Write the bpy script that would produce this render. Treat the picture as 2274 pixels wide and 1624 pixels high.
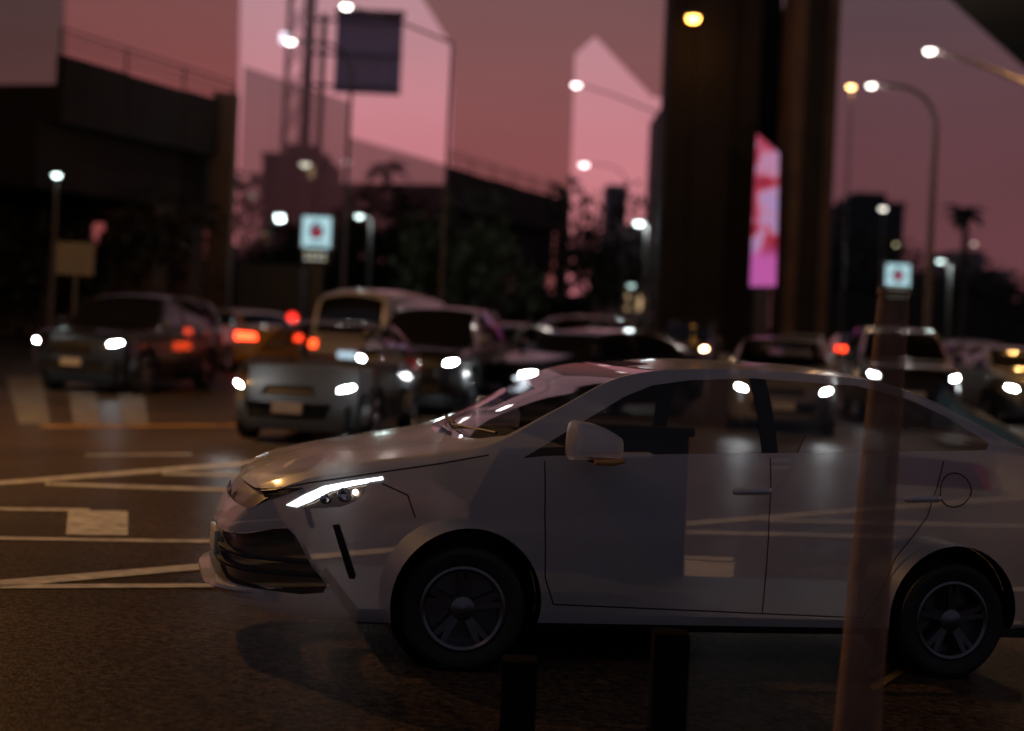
import bpy, bmesh, math, random
import numpy as np
from mathutils import Vector, Matrix
random.seed(7); rng = np.random.default_rng(7)
sc = bpy.context.scene
for o in list(bpy.data.objects): bpy.data.objects.remove(o)
C = sc.collection

# ------------------------------------------------------------------ camera
TH = math.radians(2.6); FPX = 3499.0; EYE = 1.64; CX, CY = 1137.0, 703.0     # photo read at 2274 x 1624
cam = bpy.data.cameras.new('camera'); camo = bpy.data.objects.new('camera', cam); C.objects.link(camo)
cam.sensor_width = 36.0; cam.lens = FPX / 2274.0 * 36.0
cam.shift_y = -(812.0 - CY) / 2274.0
cam.clip_start = 0.05; cam.clip_end = 3000.0
camo.matrix_world = Matrix.Translation((0, 0, EYE)) @ Matrix.Rotation(math.radians(90), 4, 'X') @ Matrix.Rotation(TH, 4, 'Z')
cam.dof.use_dof = True; cam.dof.focus_distance = 7.35; cam.dof.aperture_fstop = 1.0; cam.dof.aperture_blades = 0
sc.camera = camo

# ------------------------------------------------------------------ dusk sky
world = bpy.data.worlds.new('World'); sc.world = world; world.use_nodes = True
nt = world.node_tree; nt.nodes.clear()
def N(t, k, **kw):
    n = t.nodes.new(k)
    for a, v in kw.items(): setattr(n, a, v)
    return n
wo = N(nt, 'ShaderNodeOutputWorld'); bg = N(nt, 'ShaderNodeBackground')
tc = N(nt, 'ShaderNodeTexCoord')
sep = N(nt, 'ShaderNodeSeparateXYZ'); nt.links.new(tc.outputs['Generated'], sep.inputs[0])
elev = N(nt, 'ShaderNodeValToRGB'); nt.links.new(sep.outputs['Z'], elev.inputs[0])
cr = elev.color_ramp
cr.elements[0].position = 0.0; cr.elements[0].color = (0.56, 0.175, 0.205, 1)
cr.elements[1].position = 1.0; cr.elements[1].color = (0.022, 0.022, 0.034, 1)
for p, c in ((0.05, (0.56, 0.178, 0.208, 1)), (0.11, (0.53, 0.188, 0.22, 1)), (0.20, (0.42, 0.225, 0.255, 1)), (0.45, (0.065, 0.05, 0.07, 1))):
    e = cr.elements.new(p); e.color = c
glow = N(nt, 'ShaderNodeVectorMath', operation='DOT_PRODUCT'); glow.inputs[1].default_value = Vector((-0.1, 1, 0.05)).normalized()
nt.links.new(tc.outputs['Generated'], glow.inputs[0])
azi = N(nt, 'ShaderNodeMapRange', interpolation_type='SMOOTHSTEP'); azi.inputs[1].default_value = -0.3; azi.inputs[2].default_value = 0.95
azi.inputs[3].default_value = 0.0; azi.inputs[4].default_value = 1.0
nt.links.new(glow.outputs['Value'], azi.inputs[0])
cl = N(nt, 'ShaderNodeTexNoise'); cl.inputs['Scale'].default_value = 2.2; cl.inputs['Detail'].default_value = 4
mp = N(nt, 'ShaderNodeMapping'); mp.inputs['Scale'].default_value = (1, 1, 5); nt.links.new(tc.outputs['Generated'], mp.inputs[0]); nt.links.new(mp.outputs[0], cl.inputs['Vector'])
clr = N(nt, 'ShaderNodeMapRange'); clr.inputs[1].default_value = 0.3; clr.inputs[2].default_value = 0.7; clr.inputs[3].default_value = 0.88; clr.inputs[4].default_value = 1.1
nt.links.new(cl.outputs['Fac'], clr.inputs[0])
m1 = N(nt, 'ShaderNodeMath', operation='MULTIPLY'); nt.links.new(azi.outputs[0], m1.inputs[0]); nt.links.new(clr.outputs[0], m1.inputs[1])
mul = N(nt, 'ShaderNodeVectorMath', operation='SCALE'); nt.links.new(elev.outputs[0], mul.inputs[0]); nt.links.new(m1.outputs[0], mul.inputs['Scale'])
sky = N(nt, 'ShaderNodeTexSky', sky_type='NISHITA'); sky.sun_disc = False; sky.sun_elevation = math.radians(-4); sky.sun_rotation = math.radians(-6)
skm = N(nt, 'ShaderNodeVectorMath', operation='SCALE'); skm.inputs['Scale'].default_value = 0.05; nt.links.new(sky.outputs[0], skm.inputs[0])
dusk = N(nt, 'ShaderNodeMix', data_type='RGBA'); dusk.inputs[6].default_value = (0.054, 0.053, 0.072, 1); nt.links.new(azi.outputs[0], dusk.inputs[0]); nt.links.new(mul.outputs[0], dusk.inputs[7])
add = N(nt, 'ShaderNodeVectorMath', operation='ADD'); nt.links.new(dusk.outputs[2], add.inputs[0]); nt.links.new(skm.outputs[0], add.inputs[1])
nt.links.new(add.outputs[0], bg.inputs[0]); bg.inputs[1].default_value = 1.05
nt.links.new(bg.outputs[0], wo.inputs[0])
vs = sc.view_settings; vs.view_transform = 'Standard'; vs.look = 'None'; vs.exposure = 0; vs.gamma = 1; vs.use_curve_mapping = False
sc.cycles.use_denoising = True; sc.cycles.sample_clamp_indirect = 3.0; sc.cycles.max_bounces = 8
sc.cycles.transparent_max_bounces = 24; sc.cycles.caustics_reflective = False; sc.cycles.caustics_refractive = False

# ------------------------------------------------------------------ where photo points stand in the place
def at(px, py, D):
    du, dv = px - CX, py - CY
    a = du * math.cos(TH) + dv * math.sin(TH); b = -du * math.sin(TH) + dv * math.cos(TH)
    return Vector((a * D / FPX, D, EYE - b * D / FPX))
SED = dict(X=-0.2483, Y=7.2454, psi=0.2433, pit=0.0241)
def gz(x, y):
    t = (x - SED['X']) * math.cos(SED['psi']) + (y - SED['Y']) * math.sin(SED['psi'])
    s = min(1, max(0, (13.5 - y) / 4.0)); s = s * s * (3 - 2 * s)
    t = max(-9, min(9, t))
    return -math.tan(SED['pit']) * t * s
def on_ground(px, py):
    D = 20.0
    du, dv = px - CX, py - CY
    a = (du * math.cos(TH) + dv * math.sin(TH)) / FPX; b = (-du * math.sin(TH) + dv * math.cos(TH)) / FPX
    z = 0.0
    for i in range(8):
        D = (EYE - z) / b; z = gz(a * D, D)
    return Vector((a * D, D, z))

# ------------------------------------------------------------------ materials
def mat(name, col, rough=0.6, metal=0.0, coat=0.0, emit=None, es=0.0, var=0.0, vscale=6.0, bump=0.0, bscale=80.0, spec=None):
    m = bpy.data.materials.new(name); m.use_nodes = True; t = m.node_tree; b = t.nodes['Principled BSDF']
    b.inputs['Base Color'].default_value = (*col, 1); b.inputs['Roughness'].default_value = rough; b.inputs['Metallic'].default_value = metal
    b.inputs['Coat Weight'].default_value = coat; b.inputs['Coat Roughness'].default_value = 0.04
    if spec is not None: b.inputs['Specular IOR Level'].default_value = spec
    if emit: b.inputs['Emission Color'].default_value = (*emit, 1); b.inputs['Emission Strength'].default_value = es
    if var or bump: co = N(t, 'ShaderNodeTexCoord')
    if var:
        n = N(t, 'ShaderNodeTexNoise'); n.inputs['Scale'].default_value = vscale; n.inputs['Detail'].default_value = 5
        t.links.new(co.outputs['Object'], n.inputs['Vector'])
        r = N(t, 'ShaderNodeMapRange'); r.inputs[1].default_value = 0.3; r.inputs[2].default_value = 0.7; r.inputs[3].default_value = 1 - var; r.inputs[4].default_value = 1 + var
        t.links.new(n.outputs['Fac'], r.inputs[0])
        s = N(t, 'ShaderNodeVectorMath', operation='SCALE'); s.inputs[0].default_value = col; t.links.new(r.outputs[0], s.inputs['Scale']); t.links.new(s.outputs[0], b.inputs['Base Color'])
    if bump:
        n2 = N(t, 'ShaderNodeTexNoise'); n2.inputs['Scale'].default_value = bscale; n2.inputs['Detail'].default_value = 3
        t.links.new(co.outputs['Object'], n2.inputs['Vector'])
        bp = N(t, 'ShaderNodeBump'); bp.inputs['Strength'].default_value = bump; bp.inputs['Distance'].default_value = 0.01
        t.links.new(n2.outputs['Fac'], bp.inputs['Height']); t.links.new(bp.outputs[0], b.inputs['Normal'])
    return m
def emis(name, col, s):
    m = bpy.data.materials.new(name); m.use_nodes = True; t = m.node_tree; t.nodes.clear()
    o = N(t, 'ShaderNodeOutputMaterial'); e = N(t, 'ShaderNodeEmission'); e.inputs[0].default_value = (*col, 1); e.inputs[1].default_value = s
    t.links.new(e.outputs[0], o.inputs[0]); return m
def clear(name, tint, gloss=0.035, rough=0.02):
    m = bpy.data.materials.new(name); m.use_nodes = True; t = m.node_tree; t.nodes.clear()
    o = N(t, 'ShaderNodeOutputMaterial'); a = N(t, 'ShaderNodeBsdfTransparent'); a.inputs[0].default_value = (*tint, 1)
    g = N(t, 'ShaderNodeBsdfGlossy'); g.inputs['Roughness'].default_value = rough
    lf = N(t, 'ShaderNodeLayerWeight'); lf.inputs['Blend'].default_value = 0.5
    pw = N(t, 'ShaderNodeMath', operation='POWER'); pw.inputs[1].default_value = 5.0; t.links.new(lf.outputs['Facing'], pw.inputs[0])
    lw = N(t, 'ShaderNodeMapRange'); lw.inputs[3].default_value = gloss; lw.inputs[4].default_value = 0.9; t.links.new(pw.outputs[0], lw.inputs[0])
    mx = N(t, 'ShaderNodeMixShader')
    t.links.new(lw.outputs[0], mx.inputs[0]); t.links.new(a.outputs[0], mx.inputs[1]); t.links.new(g.outputs[0], mx.inputs[2]); t.links.new(mx.outputs[0], o.inputs[0])
    return m
M = {}
def asphalt():
    m = mat('asphalt', (0.046, 0.031, 0.019), 0.5, bump=0.5, bscale=75); t = m.node_tree; b = t.nodes['Principled BSDF']; co = N(t, 'ShaderNodeTexCoord')
    a = N(t, 'ShaderNodeTexNoise'); a.inputs['Scale'].default_value = 0.5; a.inputs['Detail'].default_value = 6; v = N(t, 'ShaderNodeTexVoronoi'); v.inputs['Scale'].default_value = 38
    st = N(t, 'ShaderNodeTexNoise'); st.inputs['Scale'].default_value = 24; st.inputs['Detail'].default_value = 8; st.inputs['Roughness'].default_value = .8
    for n in (a, v, st): t.links.new(co.outputs['Object'], n.inputs['Vector'])
    r1 = N(t, 'ShaderNodeMapRange'); r1.inputs[1].default_value = .3; r1.inputs[2].default_value = .7; r1.inputs[3].default_value = .65; r1.inputs[4].default_value = 1.3; t.links.new(a.outputs['Fac'], r1.inputs[0])
    r2 = N(t, 'ShaderNodeMapRange'); r2.inputs[1].default_value = .38; r2.inputs[2].default_value = .68; r2.inputs[3].default_value = .15; r2.inputs[4].default_value = 3.0; t.links.new(st.outputs['Fac'], r2.inputs[0])
    mu = N(t, 'ShaderNodeMath', operation='MULTIPLY'); t.links.new(r1.outputs[0], mu.inputs[0]); t.links.new(r2.outputs[0], mu.inputs[1])
    sc_ = N(t, 'ShaderNodeVectorMath', operation='SCALE'); sc_.inputs[0].default_value = (0.046, 0.031, 0.019); t.links.new(mu.outputs[0], sc_.inputs['Scale']); t.links.new(sc_.outputs[0], b.inputs['Base Color'])
    r3 = N(t, 'ShaderNodeMapRange'); r3.inputs[3].default_value = .20; r3.inputs[4].default_value = .44; t.links.new(st.outputs['Fac'], r3.inputs[0])
    b.inputs['Specular IOR Level'].default_value = 0.0; b.inputs['Roughness'].default_value = .9
    gl = N(t, 'ShaderNodeBsdfGlossy'); t.links.new(r3.outputs[0], gl.inputs['Roughness'])
    bp = [n for n in t.nodes if n.type == 'BUMP'][0]; t.links.new(bp.outputs[0], gl.inputs['Normal'])
    lw = N(t, 'ShaderNodeLayerWeight'); lw.inputs['Blend'].default_value = .5; pw = N(t, 'ShaderNodeMath', operation='POWER'); pw.inputs[1].default_value = 7; t.links.new(lw.outputs['Facing'], pw.inputs[0])
    mr = N(t, 'ShaderNodeMapRange'); mr.inputs[3].default_value = .009; mr.inputs[4].default_value = .17; t.links.new(pw.outputs[0], mr.inputs[0])
    mx = N(t, 'ShaderNodeMixShader'); t.links.new(mr.outputs[0], mx.inputs[0]); t.links.new(b.outputs[0], mx.inputs[1]); t.links.new(gl.outputs[0], mx.inputs[2]); t.links.new(mx.outputs[0], t.nodes['Material Output'].inputs[0])
    return m
M['asphalt'] = asphalt()
M['paint_w'] = mat('road_paint', (0.42, 0.40, 0.36), 0.7, var=0.4, vscale=9, bump=0.4)
M['paint_y'] = mat('road_paint_yellow', (0.38, 0.20, 0.025), 0.7, var=0.4, vscale=5)
M['paint_worn'] = mat('worn_crossing_paint', (0.15, 0.14, 0.13), 0.75, var=0.4, vscale=4)
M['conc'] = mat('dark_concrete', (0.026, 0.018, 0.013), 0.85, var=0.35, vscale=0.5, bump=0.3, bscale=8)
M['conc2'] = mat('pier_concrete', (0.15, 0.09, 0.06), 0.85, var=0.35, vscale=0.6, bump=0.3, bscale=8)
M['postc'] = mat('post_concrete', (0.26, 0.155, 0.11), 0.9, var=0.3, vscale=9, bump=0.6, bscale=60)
M['metal'] = mat('dark_steel', (0.08, 0.075, 0.08), 0.5, metal=0.5, var=0.2)
M['lampgrey'] = mat('lamp_post_steel', (0.13, 0.115, 0.115), 0.5, metal=0.4, var=0.2)
M['leaf'] = mat('leaf', (0.045, 0.05, 0.022), 0.6, var=0.5, vscale=3)
M['leafd'] = mat('leaf_dark', (0.028, 0.028, 0.014), 0.6, var=0.5, vscale=3)
M['bark'] = mat('bark', (0.06, 0.045, 0.035), 0.9, var=0.3)
M['black'] = mat('black_plastic', (0.012, 0.011, 0.011), 0.5, var=0.2)
M['rubber'] = mat('tyre_rubber', (0.018, 0.017, 0.017), 0.75, var=0.2)
M['alloy'] = mat('alloy_rim', (0.42, 0.42, 0.44), 0.25, metal=0.9, var=0.1)
M['glassd'] = mat('dark_car_glass', (0.008, 0.008, 0.01), 0.06, spec=0.6)
M['glassc'] = clear('clear_car_glass', (.70, .68, .68))
M['seat'] = mat('seat_cloth', (0.02, 0.018, 0.018), 0.9, var=0.3)
M['chrome'] = mat('chrome', (0.7, 0.7, 0.72), 0.12, metal=1.0)
M['plate'] = mat('plate_enamel', (0.5, 0.48, 0.46), 0.4, var=0.1)
M['hl'] = emis('headlight_white', (0.92, 0.97, 1.0), 110)
M['hlw'] = emis('headlight_warm', (1.0, 0.66, 0.36), 45)
M['led'] = emis('led_strip', (0.93, 0.96, 1.0), 3.2)
M['tail'] = emis('tail_light', (1.0, 0.05, 0.015), 9)
M['tailo'] = emis('tail_light_orange', (1.0, 0.07, 0.015), 8)
M['plate_lit'] = emis('plate_lamp', (0.6, 0.85, 1.0), 1.6)
M['taillens'] = mat('red_lens', (0.25, 0.01, 0.01), 0.15)

# ------------------------------------------------------------------ mesh helpers
class MB:
    def __init__(s): s.v = []; s.f = []; s.m = []
    def add(s, vs, fs, mi=0):
        b = len(s.v); s.v += [tuple(x) for x in vs]; s.f += [tuple(b + i for i in q) for q in fs]; s.m += [mi] * len(fs); return s
    def box(s, lo, hi, mi=0, taper=1.0):
        (a, b, c), (d, e, f) = lo, hi; mx, my = (a + d) / 2, (b + e) / 2
        T = lambda x, m: m + (x - m) * taper
        v = [(a, b, c), (d, b, c), (d, e, c), (a, e, c), (T(a, mx), T(b, my), f), (T(d, mx), T(b, my), f), (T(d, mx), T(e, my), f), (T(a, mx), T(e, my), f)]
        return s.add(v, [(3, 2, 1, 0), (4, 5, 6, 7), (0, 1, 5, 4), (1, 2, 6, 5), (2, 3, 7, 6), (3, 0, 4, 7)], mi)
    def tube(s, pts, r, n=10, mi=0):
        pts = [Vector(p) for p in pts]; rs = r if isinstance(r, (list, tuple)) else [r] * len(pts); vs = []; fs = []
        for i, p in enumerate(pts):
            d = (pts[min(i + 1, len(pts) - 1)] - pts[max(i - 1, 0)]).normalized()
            u = d.cross(Vector((0, 0, 1)) if abs(d.z) < 0.9 else Vector((1, 0, 0))).normalized(); w = d.cross(u)
            for k in range(n):
                a = 2 * math.pi * k / n; vs.append(p + (u * math.cos(a) + w * math.sin(a)) * rs[i])
        for i in range(len(pts) - 1):
            for k in range(n): fs.append((i * n + k, i * n + (k + 1) % n, (i + 1) * n + (k + 1) % n, (i + 1) * n + k))
        fs.append(tuple(range(n))); fs.append(tuple((len(pts) - 1) * n + k for k in range(n))[::-1])
        return s.add(vs, fs, mi)
    def prism(s, poly, d, mi=0):
        """poly: 3D outline; d: extrusion vector"""
        n = len(poly); d = Vector(d); vs = [Vector(p) for p in poly] + [Vector(p) + d for p in poly]
        return s.add(vs, [tuple(range(n))[::-1], tuple(range(n, 2 * n))] + [(i, (i + 1) % n, n + (i + 1) % n, n + i) for i in range(n)], mi)
    def lathe(s, prof, n=32, axis='y', mi=0, cx=0, cz=0):
        vs = []; fs = []
        for r, y in prof:
            for k in range(n):
                a = 2 * math.pi * k / n; vs.append((cx + r * math.cos(a), y, cz + r * math.sin(a)) if axis == 'y' else (r * math.cos(a), r * math.sin(a), y))
        for i in range(len(prof) - 1):
            for k in range(n): fs.append((i * n + k, i * n + (k + 1) % n, (i + 1) * n + (k + 1) % n, (i + 1) * n + k))
        return s.add(vs, fs, mi)
    def build(s, name, mats, parent=None, smooth=35, bevel=0):
        me = bpy.data.meshes.new(name); me.from_pydata(s.v, [], s.f); 
        bm = bmesh.new(); bm.from_mesh(me); bmesh.ops.recalc_face_normals(bm, faces=bm.faces)
        if bevel: bmesh.ops.bevel(bm, geom=list(bm.edges), offset=bevel, segments=2, affect='EDGES', profile=0.6)
        bm.to_mesh(me); bm.free()
        if not isinstance(mats, (list, tuple)): mats = [mats]
        for q in mats: me.materials.append(q)
        if len(mats) > 1 and len(me.polygons) == len(s.m): me.polygons.foreach_set('material_index', s.m)
        if smooth:
            me.polygons.foreach_set('use_smooth', [True] * len(me.polygons)); me.set_sharp_from_angle(angle=math.radians(smooth))
        o = bpy.data.objects.new(name, me); C.objects.link(o)
        if parent: o.parent = parent
        return o
def tag(o, label=None, cat=None, group=None, kind=None):
    for k, v in (('label', label), ('category', cat), ('group', group), ('kind', kind)):
        if v: o[k] = v
    return o
def empty(name, loc=(0, 0, 0), rot=(0, 0, 0)):
    o = bpy.data.objects.new(name, None); C.objects.link(o); o.location = loc; o.rotation_euler = rot; o.empty_display_size = 0.2; return o
def light(name, parent, loc, col, watts, r=0.15, spot=None, aim=None):
    l = bpy.data.lights.new(name, 'SPOT' if spot else 'POINT'); l.color = col; l.energy = watts; l.shadow_soft_size = r
    if spot: l.spot_size = spot; l.spot_blend = 0.6
    o = bpy.data.objects.new(name, l); C.objects.link(o); o.parent = parent; o.location = loc
    if aim is not None: o.rotation_euler = Vector(aim).to_track_quat('-Z', 'Y').to_euler()
    return o
def pchip(keys):
    X = np.array([k[0] for k in keys], float); Y = np.array([k[1] for k in keys], float)
    h = np.diff(X); d = np.diff(Y) / h; m = np.zeros(len(X)); m[0], m[-1] = d[0], d[-1]
    for i in range(1, len(X) - 1):
        if d[i - 1] * d[i] > 0:
            w1, w2 = 2 * h[i] + h[i - 1], h[i] + 2 * h[i - 1]; m[i] = (w1 + w2) / (w1 / d[i - 1] + w2 / d[i])
    def fn(x):
        x = min(max(x, X[0]), X[-1]); i = min(max(int(np.searchsorted(X, x)) - 1, 0), len(h) - 1); t = (x - X[i]) / h[i]
        return float((2*t**3 - 3*t*t + 1) * Y[i] + (t**3 - 2*t*t + t) * h[i] * m[i] + (-2*t**3 + 3*t*t) * Y[i+1] + (t**3 - t*t) * h[i] * m[i+1])
    return fn
def inside(p, poly):
    x, y = p; c = False; n = len(poly)
    for i in range(n):
        x1, y1 = poly[i]; x2, y2 = poly[(i + 1) % n]
        if (y1 > y) != (y2 > y) and x < (x2 - x1) * (y - y1) / (y2 - y1) + x1: c = not c
    return c

# ================================================================== THE SETTING
xs = sorted(set([-600, -300, -150, -80, -50, -35] + list(np.arange(-24, 24.1, 1.0)) + [35, 50, 80, 150, 300, 600]))
ys = sorted(set([-80, -40, -20, -8] + list(np.arange(0, 20.1, 0.5)) + list(range(22, 60, 4)) + [70, 90, 130, 200, 400, 900, 1800]))
g = MB(); nxg = len(xs)
g.add([(x, y, gz(x, y)) for y in ys for x in xs], [(j * nxg + i, j * nxg + i + 1, (j + 1) * nxg + i + 1, (j + 1) * nxg + i) for j in range(len(ys) - 1) for i in range(nxg - 1)])
road = g.build('road', M['asphalt']); tag(road, 'dark asphalt of the wide multi lane road junction', kind='structure')
def strip(name, pts, label, m='paint_w', parent=None):
    """pts: outline in photo pixels, lying on the road"""
    P = [on_ground(*p) for p in pts]; n = len(P) // 2; vs = []; fs = []
    seg = 14
    for k in range(seg + 1):
        t = k / seg
        a = P[0].lerp(P[1], t); b = P[3].lerp(P[2], t)
        vs += [(a.x, a.y, gz(a.x, a.y) + 0.006), (b.x, b.y, gz(b.x, b.y) + 0.006)]
    for k in range(seg): fs.append((2 * k, 2 * k + 2, 2 * k + 3, 2 * k + 1))
    o = MB().add(vs, fs).build(name, M[m], smooth=0, parent=road); o['label'] = label; return o
def line(x1, y1, x2, y2, w1, w2, label, m='paint_w'):
    w1 *= .78; w2 *= .78
    return strip('lane_line', [(x1, y1 - w1), (x2, y2 - w2), (x2, y2 + w2), (x1, y1 + w1)], label, m)
line(-60, 1079, 600, 1026, 5, 5, 'slanted white lane line reaching the car nose')
line(360, 1053, 640, 1060, 3.5, 4, 'short pale lane line beside the car nose')
line(100, 1076, 640, 1094, 4, 4.5, 'white lane line below the slanted one')
line(-60, 1131, 200, 1134, 3.5, 3.5, 'thin white line above the white block')
strip('road_marking', [(152, 1135), (284, 1137), (284, 1191), (146, 1189)], 'white rectangular road marking block')
line(-60, 1196, 640, 1206, 4, 4.5, 'white lane line under the white block')
line(-60, 1304, 1060, 1203, 11, 6, 'broad white line slanting up to the front wheel')
line(-60, 1305, 1060, 1299, 6, 5, 'level white line meeting the slanted line')
line(190, 1012, 425, 1010, 1.6, 1.6, 'thin worn dash in the far lane')
line(1525, 1165, 2400, 1096, 5, 5, 'white line rising behind the car doors')
line(1700, 1157, 2300, 1171, 3.5, 3.5, 'upper hatch line behind the rear door')
line(1525, 1183, 1990, 1194, 4, 4, 'lower hatch line behind the rear door')
strip('road_marking', [(1520, 1237), (1630, 1240), (1630, 1293), (1520, 1291)], 'white block marking behind the car door')
line(1520, 1300, 2400, 1312, 4, 4, 'level white line behind the rear wheel')
line(1675, 1038, 1825, 1034, 1.8, 1.8, 'short dash in front of the grey car')
line(90, 948, 900, 944, 2.6, 2.2, 'yellow stop line below the silver car', 'paint_y')
for i, (a, b, c, d) in enumerate([(8, 88, 130, 48), (146, 206, 216, 160), (254, 316, 322, 268)]):
    strip('crossing_stripe', [(a, 812), (b, 812), (c, 944), (d, 944)], None) if False else None
for i, (a, b, c, d) in enumerate([(14, 92, 112, 42), (146, 206, 224, 164), (254, 314, 330, 274), (-110, -50, -10, -80)]):
    P = [on_ground(a, 838), on_ground(b, 838), on_ground(c, 942), on_ground(d, 942)]
    o = MB().add([(p.x, p.y, gz(p.x, p.y) + 0.006) for p in P], [(0, 1, 2, 3)]).build('crossing_stripe', M['paint_worn'], smooth=0, parent=road)
    o['label'] = 'broad white stripe of the zebra crossing'
for (x1, y1, x2, y2) in ((1935, 1532, 2018, 1482), (1930, 1502, 1996, 1460)):
    strip('yellow_dash', [(x1 - 3, y1 - 7), (x2 - 3, y2 - 5), (x2 + 4, y2 + 5), (x1 + 4, y1 + 7)], 'short yellow paint bar on dark asphalt', 'paint_y')

# ------------------------------------------------------------------ panes added to dim parts of the sky, standing for ghosted viaduct piers
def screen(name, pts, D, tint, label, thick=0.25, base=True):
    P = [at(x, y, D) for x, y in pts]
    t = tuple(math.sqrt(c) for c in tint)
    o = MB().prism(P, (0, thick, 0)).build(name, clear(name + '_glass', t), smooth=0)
    return tag(o, label, 'sky dimming pane', 'added panes that dim the dusk sky')
screen('sky_dimming_pane', [(-260, -80), (143, -80), (140, 330), (131, 790), (-260, 790)], 150, (0.17, 0.18, 0.15), 'added pane dimming the sky at the far left edge beside the flyover')
screen('sky_dimming_pane', [(143.5, -80), (534, -80), (528, 330), (515, 790), (131.5, 790)], 150, (0.45, 0.315, 0.27), 'added red brown pane dimming the sky behind the black flyover span')
screen('sky_dimming_pane', [(905, -80), (940, 0), (1005, 105), (998, 420), (986, 790), (1252, 790), (1266, 440), (1277, 121), (1322, 80), (1450, 215), (1500, 215), (1500, -80)], 150, (0.44, 0.37, 0.33), 'added red brown pane with slanted shoulders dimming the sky between the two bright openings')
screen('sky_dimming_pane', [(1780, -80), (2560, -80), (2560, 790), (1780, 790)], 152, (0.23, 0.245, 0.25), 'wide added pane dimming the sky right of the dark pillars')

# ------------------------------------------------------------------ flyover
FH = 8.0
def fly(px, py, H=FH):
    """a point of the level flyover edge at height H above the eye, seen at px,py"""
    p = at(px, py, 1.0); D = H / (p.z - EYE); return at(px, py, D)
A, B = fly(143, 120), fly(1268, 447)
fd = (B - A); fd.z = 0; L = fd.length; fd.normalize(); fn_ = Vector((-fd.y, fd.x, 0))
if fn_.y < 0: fn_ = -fn_
def fpos(px):
    """distance along the flyover line at photo column px (taken at its top edge)"""
    lo, hi = -40.0, L + 60
    for _ in range(60):
        mid = (lo + hi) / 2; p = A + fd * mid; a = FPX * p.x / p.y; b = FPX * (EYE - p.z) / p.y
        if CX + a * math.cos(TH) - b * math.sin(TH) < px: lo = mid
        else: hi = mid
    return lo
def span(s0, s1, label, lit):
    root = empty('flyover', A + fd * s0); root.location.z = 0; zt = FH + EYE
    R = lambda s, n, z: tuple(fd * (s - s0) + fn_ * n + Vector((0, 0, z)))
    def bx(name, sa, sb, na, nb, za, zb_, m):
        return MB().prism([R(sa, na, za), R(sa, na, zb_), R(sb, na, zb_), R(sb, na, za)], fn_ * (nb - na)).build(name, m, root, smooth=0)
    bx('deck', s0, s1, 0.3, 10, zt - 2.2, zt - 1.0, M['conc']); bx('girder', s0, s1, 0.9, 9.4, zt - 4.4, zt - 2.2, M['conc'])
    n = max(2, int((s1 - s0) / 3.2)); st = (s1 - s0) / n
    for i in range(n):
        bx('parapet_panel', s0 + i * st + 0.02, s0 + (i + 1) * st - 0.02, 0, 0.3, zt - 2.25, zt - 0.02 - 0.04 * (i % 2), M['conc'])
    for i in range(n + 1):
        s = s0 + i * st; q = MB().tube([R(s, 0.15, zt - 0.05), R(s, 0.15, zt + 0.85)], 0.04, 6); q.build('rail_post', M['metal'], root)
    for z in (0.3, 0.6, 0.85):
        MB().tube([R(s0, 0.15, zt + z), R(s1, 0.15, zt + z)], 0.035, 6).build('rail', M['metal'], root)
    for s in lit:
        w = 1.1
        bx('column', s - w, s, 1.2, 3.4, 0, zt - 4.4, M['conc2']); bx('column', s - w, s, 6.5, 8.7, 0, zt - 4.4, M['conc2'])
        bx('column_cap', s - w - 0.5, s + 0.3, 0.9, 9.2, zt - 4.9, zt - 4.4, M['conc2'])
    return tag(root, label, 'flyover', 'flyover spans')
s_a, s_b, s_c, s_d = fpos(143), fpos(528), fpos(1000), fpos(1262)
span(s_a, s_b, 'black concrete flyover span with railing, its end at the left sky pane', [s_a + 9, s_b])
span(s_c, s_d, 'shorter dark flyover span with railing farther back, left of the pillars', [s_c + 2, s_c + 14, s_d])
# orange lit shafts at the span ends
for s, lab in ((s_b, 'slim brown concrete pier closing the near flyover span'), (s_d, 'slim brown concrete pier closing the far flyover span')):
    p = A + fd * s; o = MB().box((-0.75, -0.4, 0), (0.15, 0.5, FH + EYE + 0.3)).build('flyover_pier', M['conc2'], bevel=0.04); o.location = (p.x, p.y - 0.9, 0)
    tag(o, lab, 'pier')
# tinted panes added for the flyover's middle stretch, paled by the overlaid sky
root = empty('paled_flyover_panes', A + fd * s_b); root.location.z = 0
tint = clear('paled_flyover_glass', tuple(math.sqrt(c) for c in (0.40, 0.42, 0.40)))
n = 9
for i in range(n):
    a, b = s_b + 0.4 + (s_c - s_b - 0.6) * i / n, s_b + 0.4 + (s_c - s_b - 0.6) * (i + 1) / n
    top = FH + EYE + (1.6 if i < 4 else 0)
    pa, pb = fd * (a - s_b + 0.002), fd * (b - s_b - 0.002)
    MB().prism([(pa.x, pa.y, 1.0), (pa.x, pa.y, top), (pb.x, pb.y, top), (pb.x, pb.y, 1.0)], fn_ * 0.02).build('pane', tint, root, smooth=0)
q = MB(); e1 = fd * (s_c - s_b); q.prism([(0, 0, 0), (0, 0, 1.0), (e1.x, e1.y, 1.0), (e1.x, e1.y, 0)], fn_ * 0.4); q.build('kerb_wall', M['conc'], root, smooth=0)
tag(root, 'added tinted panes standing in for the sky-paled middle stretch of the flyover', 'noise barrier')
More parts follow.
